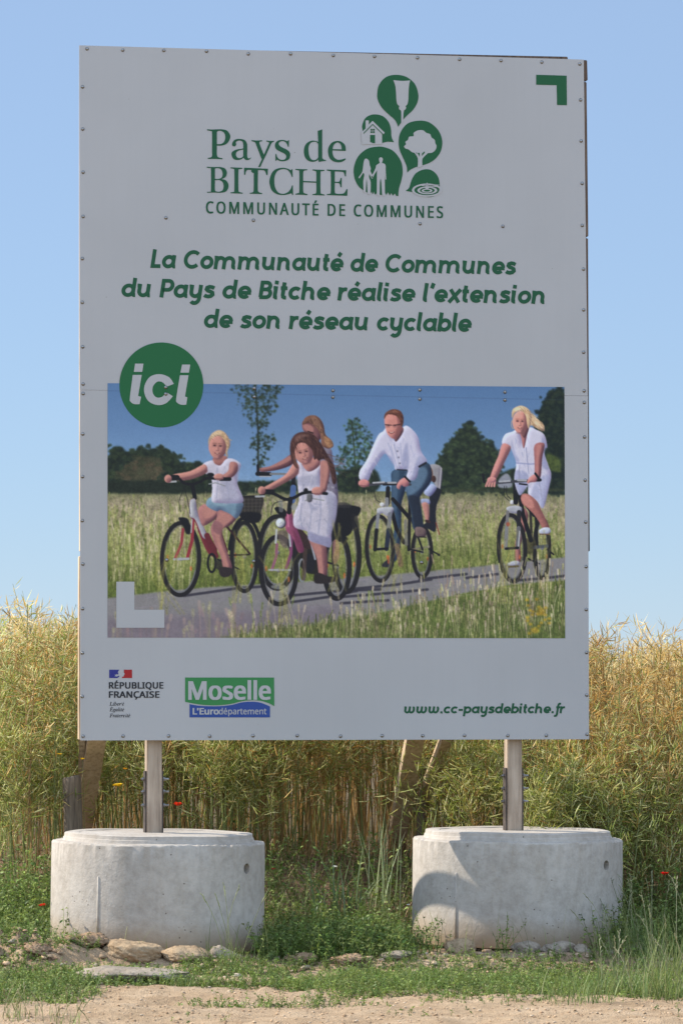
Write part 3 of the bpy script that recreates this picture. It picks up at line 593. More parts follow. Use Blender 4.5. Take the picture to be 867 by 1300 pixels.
    folds([(290, 240), (430, 220), (480, 280), (490, 360), (470, 480), (440, 500), (420, 440), (340, 430), (280, 350), (190, 500), (140, 500), (210, 360), (250, 260)], 60, (140, 144, 186), .4, (20, 60), 6)
    for y in (352, 392, 430): g.blob(360 + (y - 352) * .2, y, 5, 6, (70, 70, 90), .8)
    g.stroke([(358, 470), (420, 474)], 8, (40, 44, 60)); g.stroke([(500, 450), (542, 426)], 14, (36, 38, 52))
    g.stroke([(170, 572), (260, 560), (350, 560), (440, 566)], 17, (62, 62, 74)); g.stroke([(205, 556), (275, 552)], 10, (160, 162, 176)); g.stroke([(300, 555), (350, 555)], 12, (150, 152, 166)); g.stroke([(94, 524), (106, 560)], 14, K); g.stroke([(270, 570), (360, 566)], 9, K)
    g.blob(146, 560, 36, 26, (190, 126, 128)); g.stroke([(118, 574), (176, 578)], 8, SD, .7); g.poly([(354, 580), (370, 545), (405, 522), (432, 545), (428, 575), (400, 580), (385, 570), (372, 598)], (186, 124, 126), .4); g.stroke([(408, 516), (440, 548)], 12, K)
    g.poly([(338, 240), (388, 196), (398, 226), (352, 292)], SD, .4)
    g.poly([(280, 128), (284, 200), (302, 248), (340, 274), (372, 246), (390, 190), (384, 120), (330, 104)], (188, 124, 120), .4); g.poly([(356, 120), (388, 130), (388, 190), (370, 246), (346, 270), (350, 220), (364, 180)], (130, 80, 82), 1, .8)
    g.poly([(276, 146), (284, 108), (330, 82), (380, 94), (400, 140), (392, 192), (380, 182), (376, 150), (346, 122), (300, 116), (284, 136)], (98, 58, 50), .4); g.poly([(290, 108), (330, 90), (366, 98), (330, 104)], (134, 90, 76), .8, .7)
    strands([(284, 120), (330, 86), (384, 98), (396, 150), (386, 176), (346, 116)], 60, [(78, 46, 42), (126, 82, 66), (62, 38, 38), (140, 98, 80)], 40, (8, 26), 3)
    g.stroke([(284, 182), (322, 186)], 7, (64, 44, 50)); g.stroke([(334, 186), (376, 180)], 7, (64, 44, 50)); g.blob(302, 192, 16, 10, (140, 94, 98), .6); g.blob(346, 192, 16, 10, (140, 94, 98), .6); g.poly([(314, 190), (326, 190), (334, 214), (308, 216)], (206, 142, 136), .5, .7); g.stroke([(306, 230), (322, 238), (340, 229)], 8, (112, 54, 56), .85); g.stroke([(310, 230), (322, 234), (336, 229)], 4, (206, 188, 190), .85); g.blob(300, 210, 11, 9, (206, 144, 138), .6); g.blob(318, 140, 20, 11, (206, 144, 138), .5); g.blob(303, 185, 6, 5, (44, 30, 36), .7); g.blob(345, 186, 6, 5, (44, 30, 36), .7)
    # -- woman in a white dress
    g.T = (590, 490, 4.8143)
    wheel(468, 985, 58, 196, 24, 0, (100, 102, 110))
    g.stroke([(395, 700), (405, 930)], 16, (50, 46, 46)); g.stroke([(430, 760), (440, 980)], 16, K); g.stroke([(410, 980), (500, 970)], 20, (70, 76, 96), .9); g.stroke([(500, 990), (540, 1022)], 10, K); g.poly([(360, 930), (420, 940), (410, 1020), (370, 1010)], (70, 66, 46), 1, .8); g.stroke([(384, 1050), (450, 1080)], 10, K)
    g.poly([(344, 736), (382, 770), (366, 880), (336, 960), (336, 1062), (304, 1066), (302, 950), (328, 860)], (140, 90, 92), .4); g.poly([(350, 756), (366, 776), (346, 880), (318, 960), (318, 1060), (306, 1060), (306, 950), (332, 860)], SK, .8, .7)
    wheel(282, 985, 95, 219, 25, -3, (84, 86, 94))
    g.stroke([(330, 650), (352, 780), (400, 936)], 26, K); g.stroke([(330, 660), (420, 780)], 22, K)
    g.poly([(248, 735), (290, 720), (342, 730), (338, 764), (300, 770), (262, 760)], (156, 158, 174), .4); g.stroke([(256, 760), (250, 860)], 20, (110, 108, 116)); g.stroke([(250, 850), (242, 985)], 22, (120, 120, 128)); g.stroke([(326, 760), (324, 870)], 26, (40, 40, 48)); g.stroke([(324, 860), (318, 980)], 26, (96, 96, 108)); g.stroke([(244, 988), (318, 982)], 16, K); g.stroke([(330, 880), (322, 970)], 8, (170, 172, 180)); g.blob(285, 700, 15, 14, (190, 192, 204)); g.blob(258, 836, 12, 14, (150, 70, 50), .8)
    g.stroke([(306, 600), (306, 700)], 30, K)
    g.poly([(222, 336), (240, 280), (285, 262), (330, 248), (357, 366), (386, 240), (440, 250), (486, 280), (504, 356), (488, 362), (486, 400), (510, 470), (528, 530), (510, 620), (476, 736), (438, 690), (385, 652), (382, 592), (340, 652), (320, 640), (298, 560), (310, 452), (285, 384), (274, 362)], (186, 184, 212), .4)
    g.poly([(300, 560), (310, 500), (380, 520), (382, 592), (340, 650), (322, 640)], (136, 142, 186), 1, .7); g.poly([(440, 560), (520, 530), (506, 620), (476, 732), (438, 690), (400, 655)], (146, 152, 194), 1.2, .6); g.poly([(470, 300), (500, 350), (484, 400), (512, 490), (470, 470)], (134, 138, 180), 1, .7); g.poly([(280, 300), (300, 380), (330, 440), (312, 450), (286, 384)], (140, 144, 186), 1, .7)
    folds([(250, 290), (330, 290), (440, 280), (480, 330), (490, 440), (505, 530), (470, 680), (400, 620), (330, 620), (310, 540), (320, 440), (290, 360)], 60, (140, 146, 188), .4, (20, 64), 6)
    g.stroke([(312, 456), (400, 462), (500, 452)], 9, (136, 140, 184), .8, .8); g.stroke([(372, 360), (380, 450), (388, 520)], 5, (126, 130, 170), .8); g.stroke([(330, 470), (326, 560)], 8, WS, .5, 1.2); g.stroke([(430, 470), (450, 560), (470, 680)], 8, WS, .5, 1.2)
    g.poly([(330, 244), (386, 236), (378, 280), (357, 366), (342, 300)], (160, 104, 106), .4)
    g.poly([(226, 336), (276, 360), (236, 450), (188, 548), (148, 552), (170, 480), (200, 410)], (182, 122, 122), .4); g.poly([(262, 360), (276, 362), (236, 455), (190, 550), (175, 550), (215, 460)], SD, .8, .7)
    g.poly([(424, 344), (486, 334), (472, 420), (460, 545), (428, 548), (424, 450)], (140, 90, 94), .4); g.poly([(436, 350), (466, 346), (450, 430), (446, 530), (434, 530), (432, 440)], (182, 122, 122), .9, .8)
    g.stroke([(180, 580), (300, 570), (455, 562)], 17, (62, 62, 74)); g.stroke([(205, 572), (270, 568)], 10, (160, 162, 176)); g.stroke([(320, 562), (370, 564)], 13, (150, 152, 166)); g.stroke([(104, 528), (112, 575)], 16, K); g.stroke([(440, 560), (458, 560)], 20, K); g.stroke([(330, 585), (376, 590)], 10, K); g.stroke([(236, 600), (236, 660), (266, 690)], 4, K, .8, .5, None, True); g.stroke([(250, 600), (250, 650), (276, 680)], 4, K, .8, .5, None, True)
    for k in range(4): g.stroke([(140 + k * 13, 556), (122 + k * 17, 600)], 13, (188, 128, 130))
    g.blob(158, 560, 28, 18, (188, 128, 130)); g.poly([(378, 582), (386, 552), (420, 526), (440, 545), (432, 572), (400, 575)], (184, 122, 122), .4); g.stroke([(428, 520), (448, 548)], 14, K)
    g.poly([(338, 672), (350, 648), (386, 650), (436, 690), (462, 742), (502, 822), (516, 862), (480, 872), (440, 802), (390, 745), (350, 712)], (150, 96, 94), .4); g.poly([(342, 672), (372, 654), (410, 690), (420, 730), (396, 735), (356, 708)], (192, 130, 126), .8, .8)
    g.poly([(452, 872), (480, 856), (516, 858), (522, 886), (490, 898), (456, 892)], (176, 182, 206), .4); g.stroke([(456, 897), (518, 897)], 7, (110, 84, 70)); g.poly([(256, 1080), (290, 1064), (322, 1064), (326, 1084), (280, 1094)], (166, 168, 186), .4); g.stroke([(262, 1100), (320, 1096)], 12, (96, 84, 62))
    g.poly([(340, 262), (382, 216), (388, 246), (362, 300)], SD, .4)
    g.poly([(380, 130), (420, 160), (470, 205), (486, 228), (480, 258), (440, 240), (410, 222), (396, 214)], (186, 154, 126), .5); g.poly([(410, 170), (470, 210), (480, 240), (440, 222)], (214, 190, 166), .8, .6)
    face(335, 202, 48, 70, 2, (196, 134, 128))
    g.poly([(284, 176), (286, 130), (310, 108), (345, 100), (385, 118), (406, 160), (400, 214), (386, 240), (376, 200), (368, 156), (340, 132), (306, 142), (292, 166)], (196, 166, 136), .4); g.poly([(300, 120), (345, 106), (376, 124), (340, 122), (308, 138)], (224, 204, 182), .7, .7); g.ring(292, 215, 12, 26, 5, (190, 158, 130), .7, 60, 270)
    g.vol = 0
    g.T = (590, 490, 4.8143); strands([(300, 112), (345, 102), (400, 130), (470, 205), (480, 240), (420, 220), (390, 190), (350, 128)], 110, [(206, 178, 148), (160, 128, 100), (226, 206, 182), (138, 108, 84)], 44, (16, 50), 3); g.T = (0, 0, 1)
    # foreground grass, out of focus, and seed heads
    g.T = (0, 0, 1)
    bot = lambda x: 815 - max(0, x - 290) * .0 + R.rand() * 4
    edge = lambda x: float(np.interp(x, [230, 300, 360, 430, 470, 530, 590, 650, 720], [816, 808, 798, 788, 780, 766, 754, 744, 738]))
    g.poly([(240, 815), (300, 808), (360, 798), (430, 788), (470, 780), (530, 768), (590, 757), (650, 748), (725, 742), (725, 815)], (94, 112, 50), 2.5, .95, False)
    g.blades(1500, (290, 717), lambda x: edge(x) + R.rand() * (814 - edge(x)) + 2, (5, 20), [(104, 114, 60), (82, 98, 44), (132, 132, 88), (68, 84, 38), (150, 140, 112), (120, 112, 84)], 1.0)
    g.blades(190, (430, 717), lambda x: edge(x) + R.rand() * (814 - edge(x)) + 4, (16, 52), [(158, 148, 132), (176, 164, 146), (134, 132, 88), (120, 106, 96)], .9, .14, .75, .6, 2.6)
    g.blades(80, (560, 717), lambda x: 765 + R.rand() * 40, (30, 75), [(168, 154, 140), (140, 120, 110), (150, 148, 110)], .8, .12, .7, .6, 2.4)
    g.blades(60, (280, 520), bot, (16, 70), [(150, 138, 120), (112, 128, 62), (170, 156, 140)], 1.4, .12, .55, 1.2, 2)
    g.blades(50, (139, 300), bot, (16, 52), [(150, 128, 124), (128, 104, 112), (150, 146, 110)], 2.4, .12, .35, 2.2, 1.8)
    for cx, cy, n in ((205, 735, 9), (352, 745, 9), (425, 705, 7), (500, 705, 6), (300, 720, 9), (640, 720, 8), (690, 715, 6)):
        for _ in range(n): g.stroke([(cx + R.randn() * 9, cy + 45), (cx + R.randn() * 6, cy), (cx + R.randn() * 14, cy - 28 - R.rand() * 20)], 2.2, (140, 136, 74), .3, 2.2)
    for _ in range(20): g.blob(682 + R.randn() * 10, 783 + R.randn() * 12, 2.4, 1.8, (172, 140, 44), .8, .8)
    g.blob(686, 776, 6, 5, (170, 138, 44), .7, 1.2); g.blob(678, 800, 6, 4, (170, 138, 44), .7, 1.2)
    # joint of the two panels runs through the print; grain
    g.stroke([(137, 495.6), (717, 502.6)], .8, (56, 72, 104), .3, .5)
    for k in range(3): g.a[:, :, k] = g.blurm(g.a[:, :, k], .7)
    # the mottled tones of a real exposure: cloth, skin, leaves and asphalt are never one flat tint
    mx_ = np.zeros((g.H, g.W), np.float32); yy, xx = np.meshgrid(np.arange(g.H) / g.sc, np.arange(g.W) / g.sc, indexing='ij')
    below = np.clip((yy - 70) / 60, 0, 1)
    for f, am in ((.09, .05), (.22, .06), (.5, .07), (1.0, .06)): mx_ += am * (vnoise(xx, yy, f, int(f * 100)) - .5) * 2
    lum = g.a.mean(2); leafy = ((g.a[..., 1] > g.a[..., 2] * 1.06) & (lum < 150)) * 1.0
    g.a *= (1 + mx_ * (.10 + .28 * below + 1.0 * leafy))[..., None]
    lum = g.a.mean(2, keepdims=True); green = np.clip((g.a[..., 1:2] - g.a[..., 0:1]) / 18, 0, 1) * (g.a[..., 1:2] > g.a[..., 2:3])
    g.a = lum + (g.a - lum) * (.95 - .16 * green); g.a *= 1 - .06 * green
    g.a = g.a * 1.03 - 3; t_ = np.clip((118 - g.a.mean(2, keepdims=True)) / 118, 0, 1); g.a *= 1 - .16 * t_
    a = g.a; h2, w2 = a.shape[0] // 2, a.shape[1] // 2
    a = a[:h2 * 2, :w2 * 2].reshape(h2, 2, w2, 2, 3).mean((1, 3))
    a += R.randn(h2, w2, 1) * 1.6
    return np.clip(a, 0, 255) / 255

# ------------------------------------------------------------------ the billboard
BL = at(101.5, 940, -.25); BR = at(747, 938.4, .245)
PHI = math.atan2(BR.y - BL.y, BR.x - BL.x)
BC = (BL + BR) / 2
board = empty('billboard', (BC.x, BC.y, 0), PHI)
tag(board, 'tall white information billboard with green lettering and a cyclist picture on two posts', 'billboard')
_ux, _uy = math.cos(PHI), math.sin(PHI)
def B(px, py):
    """Place on the face of the panel (local x, local z) that shows at a point of the photograph."""
    rx, rz = ray(px, py)
    # (rx*d, d-CAM_D) - BC = s*(ux,uy)  ->  solve for depth d
    d = (CAM_D + BC.y - BC.x * _uy / _ux) / (1 - rx * _uy / _ux)
    return ((rx * d - BC.x) / _ux, CAM_H + rz * d)
def Bl(pts): return [B(*p) for p in pts]

def flat_mesh(name, loops, m, parent, y=-.0015, bold=0):
    """Closed outlines (holes by even-odd) filled flat on the panel, y in front of it."""
    cu = bpy.data.curves.new(name, 'CURVE'); cu.dimensions = '2D'; cu.fill_mode = 'FRONT'
    for L in loops:
        sp = cu.splines.new('POLY'); sp.points.add(len(L) - 1); sp.use_cyclic_u = True
        for p, q in zip(sp.points, L): p.co = (q[0], q[1], 0, 1)
    o = bpy.data.objects.new(name, cu); COL.objects.link(o)
    me = bpy.data.meshes.new_from_object(o.evaluated_get(bpy.context.evaluated_depsgraph_get()))
    bpy.data.objects.remove(o)
    n = len(me.vertices); c = np.zeros(n * 3, np.float32); me.vertices.foreach_get('co', c); c = c.reshape(-1, 3)
    me.vertices.foreach_set('co', np.stack([c[:, 0], np.full(n, y), c[:, 1]], 1).astype(np.float32).ravel())
    me.update(); me.name = name
    # every face looks at the reader
    bm = bmesh.new(); bm.from_mesh(me)
    bm.normal_update()
    for f in bm.faces:
        if f.normal.y > 0: f.normal_flip()
    if bold:                                                   # heavier letters: the outline again, a hair to each side
        g0 = bm.verts[:] + bm.edges[:] + bm.faces[:]
        for k, (dx, dz) in enumerate(((-1, .5), (1, .5), (-1, -.5), (1, -.5))):
            r_ = bmesh.ops.duplicate(bm, geom=g0)['geom']
            bmesh.ops.translate(bm, verts=[v for v in r_ if isinstance(v, bmesh.types.BMVert)], vec=(dx * bold, -.00012 * (k + 1), dz * bold))
    bm.to_mesh(me); bm.free()
    return link(name, me, m, parent)

def smooth_loop(txt, k=4):
    """Outline from 'x,y' pairs, a trailing * makes a sharp corner; runs between corners are rounded."""
    P = []; Cn = []
    for w in txt.split():
        cn = w.endswith('*'); w = w.rstrip('*'); x, y = w.split(','); P.append((float(x), float(y))); Cn.append(cn)
    n = len(P); out = []
    P = np.array(P)
    for i in range(n):
        b, c = P[i], P[(i + 1) % n]
        a = P[i - 1] if not Cn[i] else b - (c - b) * .0
        d = P[(i + 2) % n] if not Cn[(i + 1) % n] else c
        if Cn[i] and Cn[(i + 1) % n]: out.append(b); continue
        for j in range(k):
            t = j / k
            out.append(.5 * (2 * b + (c - a) * t + (2 * a - 5 * b + 4 * c - d) * t * t + (3 * b - a - 3 * c + d) * t ** 3))
    return out
def trace(txts, ox, oy, s, k=4):
    return [[B(ox + p[0] / s, oy + p[1] / s) for p in smooth_loop(t, k)] for t in txts]

# panels ------------------------------------------------------------
def panel(corners, name='sign_panel'):
    q = Bl(corners); bm = bmesh.new()
    hull8(bm, [(x, 0, z) for x, z in q], [(x, .004, z) for x, z in q])
    return from_bm(name, bm, M_PANEL, board)
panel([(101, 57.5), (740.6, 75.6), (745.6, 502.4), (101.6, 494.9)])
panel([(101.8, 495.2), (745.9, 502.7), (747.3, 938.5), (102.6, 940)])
# timber frame behind the panels
def frame_bar(p, q, w, t=.045, m=M_DARKWOOD, y=.0065, name='timber_batten'):
    a, b = B(*p), B(*q); bm = bmesh.new()
    beam(bm, (a[0], y + t / 2, a[1]), (b[0], y + t / 2, b[1]), w, t, Vector((1, 0, 0)) if abs(b[1] - a[1]) > abs(b[0] - a[0]) else Vector((0, 0, 1)))
    return from_bm(name, bm, m, board)
frame_bar((114.3, 61), (114.3, 700), .09, m=M_BRACE)
frame_bar((113, 706), (112.6, 939), .09, m=M_BRACE)
frame_bar((734.2, 76), (735, 102), .09); frame_bar((733.6, 103.5), (735.8, 300), .09); frame_bar((735.2, 262), (736.2, 305), .09, y=.054)
frame_bar((735.4, 302), (737.6, 700), .09); frame_bar((735.2, 703), (735.3, 937), .09)
frame_bar((126, 69.2), (721, 81.2), .075, t=.04, y=.0075); frame_bar((126, 498.5), (723, 503.5), .12, t=.04, y=.0075); frame_bar((126, 925), (722, 924), .09, t=.04, y=.0075)
frame_bar((126, 277), (722, 291), .09, t=.04, y=.0075); frame_bar((126, 711), (722, 714), .09, t=.04, y=.0075)
# posts with bolted steel plates
def post(pxc, base_z, py_plate, bolts):
    xc = B(pxc, 1000)[0]; zt = B(pxc, 75)[1]; bm = bmesh.new()
    y0 = .052
    box(bm, xc - .037, xc + .037, y0, y0 + .075, base_z, zt, .004)
    p = from_bm('timber_post', bm, M_POST, board)
    zp = B(pxc, py_plate)[1]
    for s in (-1, 1):
        bm = bmesh.new(); x0 = xc + s * .038; box(bm, min(x0, x0 + s * .007), max(x0, x0 + s * .007), y0 + .006, y0 + .066, base_z, zp, .001)
        pl = from_bm('steel_plate', bm, M_PLATE, p)
        for py in bolts:
            z = B(pxc, py)[1]; bm = bmesh.new()
            r = bmesh.ops.create_cone(bm, cap_ends=True, segments=6, radius1=.0105, radius2=.0105, depth=.009, matrix=Matrix.Translation((x0 + s * .012, y0 + .03, z)) @ Matrix.Rotation(math.pi / 2, 4, 'Y'))
            bmesh.ops.create_cone(bm, cap_ends=True, segments=10, radius1=.0055, radius2=.005, depth=.02 if s < 0 else .03, matrix=Matrix.Translation((x0 + s * (.014 if s < 0 else .022), y0 + .03, z)) @ Matrix.Rotation(math.pi / 2, 4, 'Y'))
            from_bm('bolt', bm, M_SCREW, pl)
    for py in (py_plate - 28, py_plate + 44):       # dark knots are small recessed pegs in the timber
        pass
    return p

post(198.6, RING_Z + .05, 979, (989.5, 1005.5, 1022.8)); post(656.4, RING_Z + .05, 975, (985, 1001.2, 1017.7))
# raking struts from the frame down to the ground behind
def strut(p, q, w, t, m=M_BRACE, side=Vector((1, 0, 0))):
    bm = bmesh.new(); inv = Matrix.Rotation(-PHI, 3, 'Z'); o = Vector((BC.x, BC.y, 0))
    beam(bm, inv @ (Vector(p) - o), inv @ (Vector(q) - o), w, t, inv @ side)
    return from_bm('timber_strut', bm, m, board)
def run_on(p, q, k): return p + (q - p) * k
p_, q_ = at(150, 760, .0644), at(107, 1040, 1.72)
strut(p_, run_on(p_, q_, 1.24), .095, .055, side=Vector((.93, .2, 0)))
strut(at(121, 880, .75) + Vector((-.06, .0, 0)), at(103, 1046, 1.78), .035, .035, M_POST)
p2, q2 = at(558, 760, .34), at(508, 1040, 1.98)
strut(p2, run_on(p2, q2, 1.22), .095, .055, side=Vector((.93, .2, 0)))
strut(at(588, 880, .9), at(531, 1030, 1.95), .06, .05, side=Vector((.9, .3, 0)))

# fixing screws
SCREWS = [(111, 62), (156.2, 63.6), (208.3, 64), (262.4, 65), (315.3, 68.4), (369, 68.4), (423, 70.4), (475.3, 71.6), (529.8, 73.3), (583.1, 75.3), (635.6, 76.9), (687.3, 78.9), (735.5, 81.3),
          (105.3, 110.3), (105.5, 163.8), (106, 218.6), (106, 274.8), (105, 328.3), (105, 383.8), (105.5, 440.3), (106, 487.6), (106, 499.6), (105.5, 550.9), (105.3, 605), (105, 660.9), (105.7, 716.1), (105.3, 772.7), (105, 829), (105, 884.2), (106, 934.8),
          (736.5, 126.9), (737.2, 179), (738.5, 232.8), (738.6, 286.2), (740.2, 341.7), (740.3, 393.4), (740.3, 447.2), (741, 496.2), (741.2, 510.9), (741.6, 554.8), (742.3, 609.6), (743, 662.7), (743.5, 719.3), (743.6, 773.8), (744, 828.3), (744.3, 882.4), (744.7, 932.3),
          (156.6, 934.6), (214.3, 934.4), (266.4, 934.6), (321.3, 934), (377.4, 933.8), (432.3, 934.6), (485, 934), (536.4, 934), (589.3, 933.6), (644.2, 933.8), (693, 933.6),
          (211, 276.5), (322, 279.7), (533, 284), (638, 287.3), (210.7, 491.7), (210.7, 500.2), (322.9, 492.9), (322.9, 503.8), (422.6, 495.7), (422.6, 504.2), (532.7, 495), (532.7, 506.6), (640.5, 497.8), (640.5, 507.9), (535, 714), (322, 712.5), (212, 711)]
def screw_mesh():
    bm = bmesh.new()
    prof = [(0, -.0062), (.0035, -.0058), (.0058, -.0042), (.0068, -.0022), (.0086, -.0016), (.0088, 0)]
    n = 12; rings = []
    for r, y in prof:
        rings.append([bm.verts.new((r * math.cos(k * 2 * math.pi / n), y, r * math.sin(k * 2 * math.pi / n))) for k in range(n)] if r else [bm.verts.new((0, y, 0))])
    for a_, b_ in zip(rings, rings[1:]):
        for k in range(n):
            bm.faces.new((a_[0], b_[k], b_[(k + 1) % n]) if len(a_) == 1 else (a_[k], b_[k], b_[(k + 1) % n], a_[(k + 1) % n]))
    me = bpy.data.meshes.new('screw'); bmesh.ops.recalc_face_normals(bm, faces=bm.faces); bm.to_mesh(me); bm.free(); me.shade_smooth(); me.materials.append(M_SCREW); return me
sm = screw_mesh()
for p in SCREWS:
    x, z = B(*p); o = bpy.data.objects.new('screw', sm); COL.objects.link(o); o.parent = board
    on_print = 137 < p[0] < 717 and 486 < p[1] < 811
    o.location = (x, -.0042 if on_print and p[0] < 250 and p[1] < 545 else (-.0022 if on_print else -.0002), z); o.rotation_euler = (0, random.Random(p[0]).random() * 6, 0)

# printed picture ---------------------------------------------------
def srgb2lin(c): return np.where(c <= .04045, c / 12.92, ((c + .055) / 1.055) ** 2.4)
def printed_picture():
    a = paint_cyclists(); h, w = a.shape[:2]
    ref = srgb2lin(np.array([150, 155, 170]) / 255.)           # the white panel beside it, as the photograph shows it in the shade
    alb = np.clip(srgb2lin(a) / ref * np.array([.41, .404, .398]), .003, .8)
    # corners of the print on the panel
    tl, tr, br, bl = np.array(B(137, 486.5)), np.array(B(716, 491.3)), np.array(B(717, 810.3)), np.array(B(137, 809.3))
    u = (np.arange(w) + .5) / w; v = (np.arange(h) + .5) / h; u[0], u[-1], v[0], v[-1] = 0, 1, 0, 1
    U, V = np.meshgrid(u, v); U = U[..., None]; V = V[..., None]
    P = (tl * (1 - U) + tr * U) * (1 - V) + (bl * (1 - U) + br * U) * V
    co = np.stack([P[..., 0], np.full((h, w), -.0015), P[..., 1]], -1).reshape(-1, 3).astype(np.float32)
    me = bpy.data.meshes.new('printed_picture'); me.vertices.add(h * w); me.vertices.foreach_set('co', co.ravel())
    i = (np.arange(h - 1)[:, None] * w + np.arange(w - 1)[None]).reshape(-1); q = np.stack([i, i + w, i + w + 1, i + 1], 1).astype(np.int32)
    me.loops.add(q.size); me.loops.foreach_set('vertex_index', q.ravel()); me.polygons.add(len(q)); me.polygons.foreach_set('loop_start', (np.arange(len(q)) * 4).astype(np.int32)); me.update(calc_edges=True)
    ca = me.color_attributes.new('tint', 'FLOAT_COLOR', 'POINT'); ca.data.foreach_set('color', np.concatenate([alb.reshape(-1, 3), np.ones((h * w, 1))], 1).astype(np.float32).ravel())
    def f(t, b):
        n = t.nodes.new('ShaderNodeAttribute'); n.attribute_name = 'tint'; t.links.new(n.outputs[0], b.inputs['Base Color'])
    o = link('printed_picture', me, mat('picture_print', (.3, .3, .3), .45, 0, f, .2), board)
    o['label'] = 'printed photograph of five cyclists riding on a path between meadows'
printed_picture()

